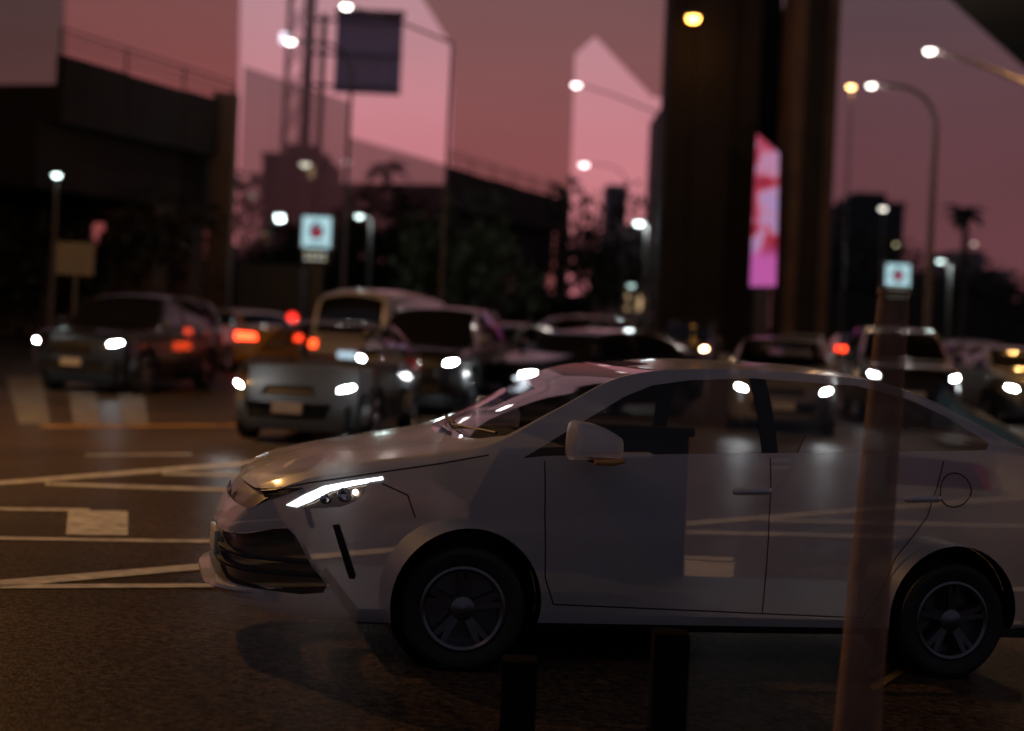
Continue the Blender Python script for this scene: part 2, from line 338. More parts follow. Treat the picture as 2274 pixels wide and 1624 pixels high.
# ------------------------------------------------------------------ big pillars with the screen between
def pillar(x0, x1, D, depth, label, m='conc'):
    a, b = at(x0, 700, D), at(x1, 700, D); r = empty('viaduct_pillar', ((a.x + b.x) / 2, D, 0)); w = (b.x - a.x) / 2
    MB().box((-w, 0, 0), (w, depth, 17)).build('shaft', M[m], r, bevel=0.12)
    MB().box((-w * 0.45, -0.22, 0.6), (w * 0.45, 0.02, 17)).build('rib', M['conc'], r, bevel=0.05)
    MB().box((-w - 0.35, -0.35, 0), (w + 0.35, depth + 0.3, 0.6)).build('footing', M['conc2'], r, bevel=0.06)
    return tag(r, label, 'pillar', 'viaduct pillars')
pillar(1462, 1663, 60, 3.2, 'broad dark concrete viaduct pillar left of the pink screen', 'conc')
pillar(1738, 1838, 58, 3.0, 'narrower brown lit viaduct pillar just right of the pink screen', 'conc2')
a, b = at(1655, 345, 64), at(1736, 345, 64)
o = MB().prism([at(1652, 296, 64), at(1680, 296, 64), at(1740, 345, 64), at(1740, -90, 64), at(1652, -90, 64)], (0, 2.0, 0)).build('viaduct_crossbeam', M['conc'], smooth=0)
tag(o, 'dark crossbeam wall joining the two viaduct pillars above the pink screen', 'crossbeam')
# viaduct deck overhead at the right
HD = 9.5; p1 = fly(2110, 0, HD); p2 = fly(2274, 150, HD); dd = (p2 - p1); dd.z = 0; dd.normalize(); nn = Vector((dd.y, -dd.x, 0))
r = empty('viaduct_deck', (p1.x, p1.y, p1.z))
for i in range(5):
    s0, s1 = -22 + i * 10, -22 + (i + 1) * 10 - 0.06
    q0, q1 = dd * s0, dd * s1
    MB().prism([q0, q1, q1 + nn * 12, q0 + nn * 12], (0, 0, 1.8)).build('deck_segment', M['conc'], r, smooth=0)
tag(r, 'dark viaduct deck crossing overhead in the top right corner', 'viaduct')
for s in (20.0,):
    p = Vector((p1.x, p1.y, 0)) + dd * s + nn * 6; o = MB().box((-1.2, -1.2, 0), (1.2, 1.2, p1.z)).build('deck_pier', M['conc'], bevel=0.1); o.location = p
    tag(o, 'square concrete pier under the overhead deck at the right edge', 'pier')

r = empty('unseen_shade_deck', (0, 0, 13.2))  # unseen deck on piers, added above the view to shade the junction
for i in range(8):
    MB().box((-72 + i * 18, 15, 0), (-72 + (i + 1) * 18 - 0.05, 50, 1.5)).build('deck_segment', M['conc'], r, smooth=0)
for x in (-34, 34):
    for y in (19, 46): MB().box((x - 1.3, y - 1.3, -13.2), (x + 1.3, y + 1.3, -0.01)).build('pier', M['conc'], r, bevel=.08)
tag(r, 'wide unseen deck added over the junction to shade it', 'expressway')
# ------------------------------------------------------------------ buildings
def building(x0, x1, ytop, D, label, wallc, nx_, ny_, depth=14, roof=True, lit=0.06, steps=0):
    a, b = at(x0, 700, D), at(x1, 700, D); top = at((x0 + x1) / 2, ytop, D).z
    r = empty('tower_block', ((a.x + b.x) / 2, D, 0)); w = (b.x - a.x) / 2
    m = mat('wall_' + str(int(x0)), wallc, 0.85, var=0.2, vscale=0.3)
    MB().box((-w, 0, 0), (w, depth, top)).build('wall', m, r, smooth=0)
    if roof:
        MB().box((-w * 0.4, 2, top), (w * 0.55, depth * 0.6, top + 1.8)).build('roof_house', m, r, smooth=0)
        MB().box((-w - 0.2, -0.2, top), (w + 0.2, 0.15, top + 0.5)).build('roof_edge', m, r, smooth=0)
    fh = top / (ny_ + 0.6)
    gl = M['glassd']; ll = emis('lit_window_' + str(int(x0)), (1.0, 0.66, 0.35), 0.5)
    for j in range(ny_):
        for i in range(nx_):
            xa = -w + 2 * w * (i + 0.18) / nx_; xb = -w + 2 * w * (i + 0.82) / nx_; z0 = fh * (j + 0.45); z1 = fh * (j + 1.15)
            wn = MB().box((xa, -0.06, z0), (xb, 0.1, z1)).build('window', ll if random.random() < lit else gl, r, smooth=0)
    return tag(r, label, 'building', 'buildings on the skyline')
building(1850, 1998, 455, 210, 'dark square tower block on the skyline right of the pillars', (0.05, 0.045, 0.055), 6, 9, lit=0.03)
building(568, 715, 350, 190, 'dark tower block rising behind the left fuel sign', (0.045, 0.04, 0.05), 6, 9, lit=0.03)
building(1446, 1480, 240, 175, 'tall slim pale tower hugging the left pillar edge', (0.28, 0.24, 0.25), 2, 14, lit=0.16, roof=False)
building(1335, 1380, 410, 320, 'far pale pink tower low in the narrow bright sky opening', (0.45, 0.32, 0.36), 3, 12, roof=False, lit=0)
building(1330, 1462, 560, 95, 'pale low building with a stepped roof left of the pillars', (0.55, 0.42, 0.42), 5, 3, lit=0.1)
building(2085, 2235, 612, 110, 'pale low shop building behind the right lamp post', (0.36, 0.27, 0.27), 6, 2, lit=0.1)
# lattice mast
def mast():
    base = at(632, 700, 118); r = empty('lattice_mast', (base.x, base.y, 0)); H = 34
    for sx in (-1, 1):
        for sy in (-1, 1): MB().tube([(sx * 0.8, sy * 0.8, 0), (sx * 0.55, sy * 0.55, H)], 0.09, 6).build('leg', M['metal'], r)
    for i in range(14):
        z0, z1 = i * H / 14, (i + 1) * H / 14; q = MB()
        for (ax, ay, bx_, by) in ((-1, -1, 1, -1), (1, -1, -1, -1), (-1, 1, 1, 1)):
            q.tube([(ax * 0.72, ay * 0.72, z0), (bx_ * 0.68, by * 0.68, z1)], 0.05, 5)
        q.build('brace', M['metal'], r)['kind'] = 'stuff'
    z = at(606, 84, 118).z
    MB().box((-1.2, -0.4, z - 0.35), (-0.6, 0.1, z + 0.35)).build('floodlight', emis('mast_flood', (0.9, 0.85, 1.0), 2.0), r)
    tag(r, 'tall steel lattice mast at the top, left of the square billboard', 'mast')
mast()
# square billboard on two posts
def billboard():
    D = 112; a, b = at(748, 30, D), at(888, 212, D); r = empty('billboard', ((a.x + b.x) / 2, D, 0)); cx = (a.x + b.x) / 2; w = (b.x - a.x) / 2
    M['bb'] = m = bpy.data.materials.new('billboard_vinyl'); m.use_nodes = True; t = m.node_tree; t.nodes.clear()
    o_ = N(t, 'ShaderNodeOutputMaterial'); d1 = N(t, 'ShaderNodeBsdfDiffuse'); d2 = N(t, 'ShaderNodeBsdfTranslucent'); mx = N(t, 'ShaderNodeMixShader')
    d1.inputs[0].default_value = (.3, .25, .3, 1); d2.inputs[0].default_value = (.72, .80, .92, 1); mx.inputs[0].default_value = .85
    t.links.new(d1.outputs[0], mx.inputs[1]); t.links.new(d2.outputs[0], mx.inputs[2]); t.links.new(mx.outputs[0], o_.inputs[0])
    for i in range(4): MB().box((-w + i * w / 2 + 0.003, 0, b.z), (-w + (i + 1) * w / 2 - 0.003, 0.03, a.z)).build('panel', M['bb'], r, smooth=0)
    MB().box((-w - 0.1, -0.06, a.z), (w + 0.1, 0.4, a.z + 0.35)).build('top_edge', M['metal'], r, smooth=0)
    x1, x2 = at(716, 100, D).x - cx, at(690, 100, D).x - cx
    for x in (x1, x2): MB().tube([(x, 0.4, 0), (x, 0.4, a.z + (0 if x == x1 else 5))], 0.22, 8).build('post', M['metal'], r)
    for z in (b.z + 0.5, (a.z + b.z) / 2, a.z - 0.4): MB().tube([(x2, 0.4, z), (w, 0.4, z)], 0.12, 6).build('crossbar', M['metal'], r)
    tag(r, 'square dusky billboard on steel posts high in the bright sky', 'billboard')
billboard()

# ------------------------------------------------------------------ lit fuel station signs and LED screen
def fuel_sign(x0, x1, y0, y1, D, label, price=True):
    a, b = at(x0, y0, D), at(x1, y1, D); r = empty('fuel_sign', ((a.x + b.x) / 2, D, 0)); w = (b.x - a.x) / 2; h = a.z - b.z; c = (a.z + b.z) / 2
    MB().box((-w - 0.12, 0.02, b.z - 0.1), (w + 0.12, 0.5, a.z + 0.1)).build('case', M['metal'], r, smooth=0)
    MB().box((-w, -0.02, b.z), (w, 0.02, a.z)).build('light_panel', emis('sign_white', (0.52, 0.80, 0.86), 0.85), r, smooth=0)
    def drop(cx, cz, rr, top, y):
        pts = []
        for k in range(28):
            t = 2 * math.pi * k / 28; x = rr * math.sin(t); z = -rr * math.cos(t)
            if z > 0: z = z + (top - rr) * (z / rr) ** 2; x *= 1 - 0.25 * (z / top)
            pts.append((cx + x, y, cz + z))
        return pts
    MB().prism(drop(0, c + h * 0.02, w * 0.52, h * 0.33, -0.05), (0, 0.03, 0)).build('flame', emis('sign_blue', (0.02, 0.07, 0.17), 0.5), r, smooth=0)
    MB().prism(drop(0, c - h * 0.02, w * 0.3, h * 0.2, -0.08), (0, 0.03, 0)).build('drop', emis('sign_red', (0.5, 0.01, 0.02), 0.7), r, smooth=0)
    q = MB().tube([(w * 0.05, -0.07, c + h * 0.1), (w * 0.22, -0.07, c + h * 0.33)], 0.03, 5); q.build('flame_stroke', emis('sign_stroke', (0.5, 0.75, 0.8), 0.8), r)
    for k in range(7):
        x = -w * 0.6 + k * w * 0.19; MB().box((x, -0.04, b.z + h * 0.08), (x + w * 0.12, -0.02, b.z + h * (0.14 + 0.02 * (k % 3)))).build('letter', emis('sign_text', (0.03, 0.10, 0.25), 0.5), r, smooth=0)
    if price:
        MB().box((-w, 0.0, b.z - h * 0.55), (w, 0.4, b.z - h * 0.08)).build('price_board', M['black'], r, smooth=0)
        for j in range(2):
            for k in range(4):
                x = -w * 0.75 + k * w * 0.4; z = b.z - h * (0.24 + 0.17 * j)
                MB().box((x, -0.03, z), (x + w * 0.26, 0.0, z + h * 0.07)).build('digit', emis('price_%d' % j, [(0.9, 0.85, 0.5), (0.9, 0.9, 0.9)][(j + k) % 2], 0.7), r, smooth=0)
    MB().box((-w * 0.5, 0.1, 0), (w * 0.5, 0.35, b.z)).build('post', M['metal'], r, smooth=0)
    return tag(r, label, 'sign', 'fuel station signs')
fuel_sign(1969, 2019, 586, 639, 62, 'lit white fuel station sign with red drop logo, right of the pillars')
fuel_sign(673, 733, 480, 551, 58, 'lit white fuel station sign on the left, below the billboard')
def led():
    D = 57.0; pts = [(1682, 298), (1730, 341), (1723, 636), (1666, 636)]
    P = [at(x, y, D) for x, y in pts]; c = sum(P, Vector()) / 4
    r = empty('led_screen', (c.x, D, 0))
    m = bpy.data.materials.new('led_picture'); m.use_nodes = True; t = m.node_tree; t.nodes.clear()
    o = N(t, 'ShaderNodeOutputMaterial'); e = N(t, 'ShaderNodeEmission'); co = N(t, 'ShaderNodeTexCoord')
    n = N(t, 'ShaderNodeTexNoise'); n.inputs['Scale'].default_value = 0.85; n.inputs['Detail'].default_value = 1.5; n.inputs['Distortion'].default_value = 1.2
    t.links.new(co.outputs['Object'], n.inputs['Vector'])
    rp = N(t, 'ShaderNodeValToRGB'); t.links.new(n.outputs['Fac'], rp.inputs[0]); k = rp.color_ramp
    k.elements[0].position = 0.30; k.elements[0].color = (0.36, 0.26, 0.50, 1); k.elements[1].position = 0.66; k.elements[1].color = (0.22, 0.012, 0.02, 1)
    for p, cc in ((0.40, (0.46, 0.22, 0.38, 1)), (0.47, (0.50, 0.22, 0.34, 1)), (0.53, (0.45, 0.05, 0.10, 1))): q = k.elements.new(p); q.color = cc
    sp = N(t, 'ShaderNodeSeparateXYZ'); t.links.new(co.outputs['Object'], sp.inputs[0])
    ra = N(t, 'ShaderNodeMapRange'); ra.inputs[1].default_value = at(1690, 575, D).z; ra.inputs[2].default_value = at(1690, 545, D).z; t.links.new(sp.outputs['Z'], ra.inputs[0])
    mx = N(t, 'ShaderNodeMix', data_type='RGBA'); mx.inputs[6].default_value = (0.50, 0.10, 0.36, 1); t.links.new(ra.outputs[0], mx.inputs[0]); t.links.new(rp.outputs[0], mx.inputs[7])
    t.links.new(mx.outputs[2], e.inputs[0]); e.inputs[1].default_value = 0.95; t.links.new(e.outputs[0], o.inputs[0])
    off = Vector((c.x, D, 0))
    MB().prism([p - off for p in P], (0, 0.06, 0)).build('display', m, r, smooth=0)
    MB().prism([(p - off - (c - off)) * 1.03 + (c - off) + Vector((0, 0.08, 0)) for p in P], (0, 0.3, 0)).build('case', M['black'], r, smooth=0)
    z0 = P[3].z
    MB().box((-0.25, 0.1, 0), (0.25, 0.35, z0)).build('post', M['metal'], r, smooth=0)
    tag(r, 'tall pink and red LED advertising screen standing between the two pillars', 'screen')
led()
o = MB().box((-0.36, -0.03, 0), (0.36, 0.03, 0.62)); q = at(168, 575, 30)
r = empty('blank_board', (q.x, q.y, 0)); MB().box((-0.36, -0.03, q.z - 0.31), (0.36, 0.03, q.z + 0.31)).build('panel', mat('grey_board', (0.10, 0.09, 0.085), 0.7, var=0.1), r, smooth=0)
MB().tube([(0, 0.06, 0), (0, 0.06, q.z)], 0.04, 8).build('post', M['metal'], r); tag(r, 'small blank grey board on a post above the dark pickup', 'board')

# ------------------------------------------------------------------ street lamps
SOD = (1.0, 0.55, 0.2); WHT = (1.0, 0.86, 0.78); COOL = (0.78, 1.0, 0.95)
def lamp(hx, hy, polex, D, col, s, size, label, watts=0, curved=True, rad=0.09, single=False):
    rad *= .68
    H = at(hx, hy, D); pp = at(polex, hy, D); r = empty('street_lamp', (pp.x, D, gz(pp.x, D)))
    dx = H.x - pp.x; zt = H.z
    if abs(dx) < 0.3:
        MB().tube([(0, 0, 0), (0, 0, zt - 0.2)], [rad * 1.3, rad * 0.8], 8).build('pole', M['lampgrey'], r)
    elif single:
        MB().tube([(0, 0, 0), (0, 0, zt - abs(dx) * 0.30)], [rad * 1.4, rad], 8).build('pole', M['lampgrey'], r)
        MB().tube([(0, 0, zt - abs(dx) * 0.30), (dx * 0.5, 0, zt - abs(dx) * 0.12), (dx, 0, zt + 0.05)], [rad, rad * 0.9, rad * 0.7], 8).build('arm', M['lampgrey'], r)
    else:
        k = min(1.2, abs(dx) * 0.6); sg = 1 if dx > 0 else -1
        MB().tube([(0, 0, 0), (0, 0, zt - k)], [rad * 1.4, rad], 8).build('pole', M['lampgrey'], r)
        pts = [(sg * k * (1 - math.cos(t)), 0, zt - k + k * math.sin(t)) for t in np.linspace(0, math.pi / 2, 7)] + [(dx, 0, zt + 0.05)]
        MB().tube(pts, rad * 0.85, 8).build('arm', M['lampgrey'], r)
    w = size * 0.72
    MB().box((dx - w, -w * 0.5, zt + 0.02), (dx + w, w * 0.5, zt + 0.02 + w * 0.35), taper=0.7).build('housing', M['lampgrey'], r, bevel=0.02)
    m = emis('lamp_' + str(int(hx)), col, s)
    e = MB().lathe([(0.02, -w * 0.62), (w * 0.45, -w * 0.55), (w * 0.8, -w * 0.3), (w * 0.9, 0.0), (w * 0.85, 0.02)], 14, 'z').build('bulb', m, r); e.location = (dx, 0, zt)
    if watts: light('lamp_light', r, (dx, 0, zt - w * 0.9), col, watts, 0.2)
    return tag(r, label, 'street lamp', 'street lamps')
lamp(2065, 113, 2330, 40, WHT, 9, 0.22, 'white street lamp on a long slanting arm at the top right', 120, single=True)
lamp(1935, 190, 2082, 48, WHT, 9, 0.2, 'warm white lamp on a hooked arm and tall pole, right of the pillars', 120, rad=0.13)
lamp(1890, 193, 1892, 66, SOD, 12, 0.25, 'orange street lamp beside the pillar edge on a straight pole', 150, rad=0.06)
lamp(1961, 463, 1963, 95, (1, .95, .82), 3, 0.36, 'white lamp in front of the right tower block', 0)
lamp(2087, 580, 2112, 75, COOL, 4, 0.22, 'cool white lamp with a short bent arm by the shop building', 300)
lamp(2163, 541, 2163, 120, (1, .8, .7), 1.2, 0.3, 'faint far lamp right of the right palm', 0)
lamp(1990, 543, 1991, 110, (1, .9, .5), 1.6, 0.2, 'tiny yellow lamp above the right fuel sign', 0)
lamp(1280, 188, 1462, 62, (1, .82, .8), 6, 0.3, 'white lamp at the left edge of the narrow sky opening', 0, single=True, rad=0.05)
lamp(1297, 365, 1395, 85, (1, .8, .8), 5, 0.4, 'white lamp low in the narrow sky opening', 0, rad=0.05)
lamp(1419, 495, 1438, 70, (.85, 1, 1), 7, 0.34, 'bright cool lamp beside the slim tower', 250)
lamp(1402, 634, 1402, 60, (.7, 1, .95), 1.4, 0.22, 'faint greenish lamp in front of the pale low building', 0)
lamp(769, 14, 1008, 40, (1, .9, .85), 8, 0.22, 'white lamp at the top edge just above the billboard', 40, single=True, rad=0.05)
lamp(645, 92, 784, 60, (1, .9, .84), 8, 0.3, 'white lamp over the lattice mast on a hooked arm', 40, rad=0.1)
lamp(678, 364, 680, 80, (1, .9, .75), 3, 0.42, 'warm lamp in front of the left tower block', 0)
lamp(876, 441, 876, 105, (1, .8, .7), 1.0, 0.32, 'faint lamp right of the left palm', 0)
lamp(798, 480, 826, 70, COOL, 5, 0.26, 'cool lamp with a bent arm just right of the left fuel sign', 200)
lamp(126, 389, 127, 45, COOL, 8, 0.18, 'greenish white lamp at the left edge of the near flyover span', 12)
# orange floodlight bracketed to the pillar
P = at(1541, 37, 57.5); r = empty('wall_lamp', (P.x, 59.9, P.z))
MB().tube([(0, 0, 0.3), (0, -1.2, 0.35), (0, -2.2, 0.2)], 0.05, 8).build('bracket', M['metal'], r)
MB().box((-0.28, -2.5, 0.02), (0.28, -1.9, 0.22), taper=0.7).build('housing', M['metal'], r)
e = MB().lathe([(0.02, -0.18), (0.18, -0.14), (0.23, 0.0), (0.18, 0.02)], 14, 'z').build('bulb', emis('sodium_bulb', (1.0, 0.42, 0.07), 22), r); e.location = (0, -2.2, 0)
light('sodium_light', r, (0, -2.2, -0.4), (1.0, 0.40, 0.07), 26, 0.2)
tag(r, 'orange sodium lamp bracketed high on the broad pillar', 'lamp')
# near lamp post standing at the roadside left of the view, lighting the junction
def roadside(x, y, z, dx, watts, label, col=(1.0, 0.5, 0.16)):
    r = empty('street_lamp', (x, y, gz(x, y))); MB().tube([(0, 0, 0), (0, 0, z - 0.8)], [0.12, 0.08], 10).build('pole', M['lampgrey'], r)
    MB().tube([(0, 0, z - 0.8), (dx * 0.3, 0, z - 0.15), (dx, 0, z)], 0.06, 8).build('arm', M['lampgrey'], r)
    MB().box((dx - 0.35, -0.14, z), (dx + 0.35, 0.14, z + 0.14), taper=0.7).build('housing', M['lampgrey'], r)
    e = MB().lathe([(0.02, -0.16), (0.1, -0.13), (0.14, 0.0)], 12, 'z').build('bulb', emis('roadside_bulb', col, 20), r); e.location = (dx, 0, z)
    light('roadside_light', r, (dx, 0, z - 0.25), col, watts, 0.12)
    return tag(r, label, 'street lamp', 'street lamps')
roadside(-11, 17, 8.5, 2.5, 2700, 'sodium street lamp at the kerb left of the junction')
roadside(16, 39, 9.5, -2.5, 350, 'sodium street lamp at the kerb right of the junction')
roadside(-5.5, 4.2, 6.5, 1.4, 42, 'small sodium lamp beside the near lane ahead of the white sedan')

# ------------------------------------------------------------------ trees and palms
def crown(name, cx, cz, rx, rz, ry, n, m, parent, leaf=0.35):
    vs = []; fs = []
    blobs = [(rng.normal(0, 0.45), rng.normal(0, 0.45), rng.normal(0, 0.38), rng.uniform(0.3, 0.6)) for _ in range(14)]
    for i in range(n):
        b = blobs[rng.integers(len(blobs))]; d = rng.normal(size=3); d /= np.linalg.norm(d); rr = b[3] * rng.uniform(0.4, 1.05)
        p = np.array([(b[0] + d[0] * rr) * rx, (b[1] + d[1] * rr) * ry, (b[2] + d[2] * rr) * rz]) + (cx, 0, cz)
        u = rng.normal(size=3); u /= np.linalg.norm(u); w = np.cross(u, rng.normal(size=3)); w /= np.linalg.norm(w); s = leaf * rng.uniform(0.5, 1.2)
        k = len(vs); vs += [tuple(p - u * s), tuple(p + w * s * 0.45), tuple(p + u * s), tuple(p - w * s * 0.45)]; fs.append((k, k + 1, k + 2, k + 3))
    return MB().add(vs, fs).build(name, m, parent, smooth=0)
def tree(px, ytop, D, w, label, m='leafd', n=1500):
    b = at(px, 700, D); top = at(px, ytop, D).z; r = empty('tree', (b.x, D, 0))
    MB().tube([(0, 0, 0), (0.1, 0, top * 0.3), (-0.05, 0, top * 0.55)], [0.28, 0.2, 0.1], 8).build('trunk', M['bark'], r)
    q = MB()
    for k in range(5):
        a = k * 1.3; q.tube([(0, 0, top * 0.35), (math.cos(a) * w * 0.3, math.sin(a) * w * 0.2, top * 0.55), (math.cos(a) * w * 0.6, math.sin(a) * w * 0.4, top * 0.75)], [0.1, 0.07, 0.03], 6)
    q.build('limb', M['bark'], r)
    crown('crown', 0, top * 0.56, w, top * 0.5, w * 0.8, n, M[m], r)
    return tag(r, label, 'tree', 'trees beyond the road')
tree(-20, 330, 62, 6, 'dark tree at the far left edge below the leftmost sky pane')
tree(95, 400, 58, 5, 'dark tree under the lamp at the left flyover end')
tree(560, 425, 85, 5, 'dark tree right of the slim pier, beside the left tower block')
tree(640, 440, 92, 5.5, 'dark tree in front of the left tower block')
tree(745, 470, 88, 4.5, 'dark tree between the left fuel sign and bent lamp')
tree(905, 478, 82, 5, 'brownish tree right of the left palm trunk', 'leaf')
tree(975, 462, 78, 4, 'brownish tree at the left end of the far flyover span', 'leaf')
tree(1310, 470, 92, 4.5, 'dark round tree at the foot of the narrow sky opening')
tree(1860, 505, 120, 6, 'dark tree at the right pillar foot before the tower block')
tree(1950, 520, 118, 6, 'dark tree behind the orange lamp pole')
tree(2025, 540, 112, 5, 'dark tree just behind the right fuel sign')
tree(2140, 600, 125, 7, 'low dark tree under the right palm')
tree(2235, 575, 105, 6, 'dark tree at the right edge below the deck pier')
def palm(px, ytop, D, label):
    b = at(px, 700, D); top = at(px, ytop, D).z; r = empty('palm_tree', (b.x, D, 0))
    MB().tube([(0, 0, 0), (0.15, 0, top * 0.5), (0.0, 0, top)], [0.3, 0.24, 0.2], 8).build('trunk', M['bark'], r)
    for k in range(15):
        a = 2 * math.pi * k / 15 + rng.uniform(-.2, .2); up = rng.uniform(-0.1, 0.9); L_ = rng.uniform(1.1, 1.6); vs = []; fs = []
        prev = None
        for j in range(7):
            t = j / 6; rr = L_ * t; z = top + up * L_ * t - 1.4 * L_ * t * t * 0.55; wd = 0.32 * math.sin(math.pi * min(1, t * 0.9 + 0.1)) + 0.03
            cxx, cyy = rr * math.cos(a), rr * math.sin(a); sx, sy = -math.sin(a) * wd, math.cos(a) * wd
            vs += [(cxx - sx, cyy - sy, z - wd * 0.6), (cxx, cyy, z), (cxx + sx, cyy + sy, z - wd * 0.6)]
        for j in range(6): fs += [(3 * j, 3 * j + 1, 3 * j + 4, 3 * j + 3), (3 * j + 1, 3 * j + 2, 3 * j + 5, 3 * j + 4)]
        MB().add(vs, fs).build('frond', M['leafd'], r, smooth=0)
    return tag(r, label, 'palm', 'palms')
palm(848, 368, 86, 'dark palm silhouette in the wide sky opening, left of the far flyover span')
palm(2134, 468, 96, 'dark palm silhouette against the right sky beside the hooked lamp pole')
# dark wall under the flyover and beyond the road
def far_wall(x0, x1, ytop, D, label):
    a, b = at(x0, 700, D), at(x1, 700, D); zt = at((x0 + x1) / 2, ytop, D).z; r = empty('boundary_wall', ((a.x + b.x) / 2, D, 0)); w = (b.x - a.x) / 2
    n = max(3, int(2 * w / 4))
    for i in range(n): MB().box((-w + 2 * w * i / n + 0.03, 0, 0), (-w + 2 * w * (i + 1) / n - 0.03, 0.3, zt + 0.06 * (i % 2))).build('wall_panel', M['conc'], r, smooth=0)
    return tag(r, label, 'wall', 'boundary walls')
far_wall(-150, 520, 560, 72, 'long dark wall under the near flyover span')
far_wall(510, 1010, 600, 98, 'dark wall behind the van and the left trees')
far_wall(1000, 1470, 655, 105, 'dark low wall under the far flyover span')
far_wall(1640, 1745, 600, 67, 'dark wall under the pink screen between the pillars')
far_wall(1830, 2400, 665, 100, 'dark low wall along the road right of the pillars')

# ================================================================== VEHICLES
SEDAN = dict(
 zb=[(-.14,.27),(0,.235),(.3,.21),(.6,.21),(1.3,.2),(3.0,.21),(3.8,.25),(4.25,.33),(4.42,.45)],
 zs=[(-.14,.50),(-.08,.62),(0,.72),(.1,.79),(.3,.868),(.54,.905),(.8,.955),(1.05,1.0),(1.3,1.005),(2.0,1.035),(2.8,1.075),(3.5,1.115),(3.8,1.12),(4.2,1.08),(4.36,.98),(4.42,.75)],
 zt=[(-.14,.56),(-.08,.69),(0,.79),(.08,.845),(.36,.925),(.8,1.01),(.97,1.045),(1.2,1.16),(1.5,1.30),(1.8,1.405),(2.0,1.455),(2.3,1.49),(2.8,1.497),(3.2,1.455),(3.5,1.375),(3.95,1.17),(4.1,1.14),(4.35,1.09),(4.42,.90)],
 zr=[(-.14,.54),(-.08,.66),(0,.765),(.1,.825),(.36,.905),(.8,.985),(.97,1.02),(1.06,1.05),(1.365,1.215),(1.707,1.395),(1.9,1.435),(2.4,1.467),(2.95,1.458),(3.3,1.395),(3.6,1.28),(3.95,1.135),(4.1,1.11),(4.36,1.03),(4.42,.82)],
 wr=[(-.14,.20),(-.05,.40),(.1,.56),(.4,.70),(.8,.75),(1.05,.755),(1.4,.69),(1.8,.63),(2.4,.60),(3.0,.59),(3.5,.605),(3.95,.66),(4.3,.62),(4.42,.40)],
 w=[(-.14,.30),(-.125,.40),(-.09,.50),(-.03,.60),(.08,.685),(.3,.775),(.55,.83),(.9,.858),(1.5,.862),(3.0,.862),(3.7,.848),(4.1,.79),(4.3,.70),(4.4,.55),(4.42,.45)],
 wheels=(.965, 3.445), wr_=.305, arch=.375, x0=-.14, x1=4.42,
 side_glass=[(1.19,.992),(1.30,1.058),(1.45,1.152),(1.70,1.30),(1.85,1.362),(2.05,1.398),(2.37,1.425),(2.95,1.42),(3.22,1.372),(3.45,1.285),(3.64,1.175),(3.6,1.142),(2.8,1.095),(2.0,1.05),(1.3,1.008)],
 bpillar=[(2.385,1.0),(2.47,1.0),(2.45,1.45),(2.36,1.45)],
 ws=[(.94,0),(.96,.30),(1.03,.55),(1.13,.71),(1.5,.655),(1.90,.575),(1.88,.3),(1.86,0)], rw=[(3.28,0),(3.30,.3),(3.34,.53),(3.86,.60),(3.93,.3),(3.95,0)],
 head=[(.57,.67),(.66,.68),(.72,.715),(.71,.74),(.62,.725),(.575,.70)], tail=[(.46,.82),(.85,.80),(.85,.98),(.50,.96)], grille_f=[(-.34,.62),(.34,.62),(.28,.72),(-.28,.72)], low_f=[(-.45,.34),(.45,.34),(.52,.52),(-.52,.52)],
 fx=.62, rx=3.9, plate_r=(4.43,.72), plate_f=(-.15,.46))
SUV = dict(
 zb=[(-.1,.38),(.3,.34),(1,.32),(3.4,.33),(4.3,.4),(4.55,.5)],
 zs=[(-.1,.78),(0,.93),(.2,1.02),(.6,1.07),(1.1,1.10),(2,1.12),(3.4,1.15),(4.2,1.15),(4.5,1.1),(4.55,.95)],
 zt=[(-.1,.82),(0,.98),(.15,1.06),(.7,1.13),(1.1,1.17),(1.5,1.45),(1.8,1.64),(2.1,1.73),(2.8,1.77),(3.6,1.75),(4.1,1.68),(4.35,1.45),(4.5,1.18),(4.55,1.0)],
 zr=[(-.1,.80),(0,.96),(.15,1.04),(.7,1.10),(1.1,1.13),(1.5,1.38),(1.85,1.60),(2.1,1.68),(2.8,1.73),(3.6,1.71),(4.1,1.62),(4.35,1.40),(4.5,1.14),(4.55,.97)],
 wr=[(-.1,.55),(.2,.74),(1.1,.80),(1.6,.72),(2.1,.67),(3.0,.66),(4.0,.66),(4.4,.70),(4.55,.66)],
 w=[(-.1,.62),(-.05,.72),(.1,.80),(.4,.88),(1,.92),(3.6,.92),(4.2,.88),(4.45,.82),(4.55,.74)],
 wheels=(.92,3.6), wr_=.37, arch=.44, x0=-.1, x1=4.55,
 side_glass=[(1.28,1.14),(1.75,1.45),(2.05,1.60),(2.6,1.65),(3.6,1.64),(4.05,1.55),(4.22,1.2),(3.4,1.18),(2,1.15)], bpillar=[(2.5,1.1),(2.6,1.1),(2.58,1.7),(2.48,1.7)],
 ws=[(1.08,0),(1.10,.4),(1.2,.74),(1.7,.68),(1.98,.62),(1.93,0)], rw=[(4.12,0),(4.13,.58),(4.46,.62),(4.47,0)],
 head=[(.64,.85),(.75,.855),(.80,.905),(.76,.92),(.65,.895)], tail=[(.66,.86),(.93,.86),(.93,1.12),(.70,1.12)], grille_f=[(-.38,.66),(.38,.66),(.38,.92),(-.38,.92)], low_f=[(-.55,.42),(.55,.42),(.6,.56),(-.6,.56)],
 fx=.7, rx=4.0, plate_r=(4.57,.85), plate_f=(-.13,.55))
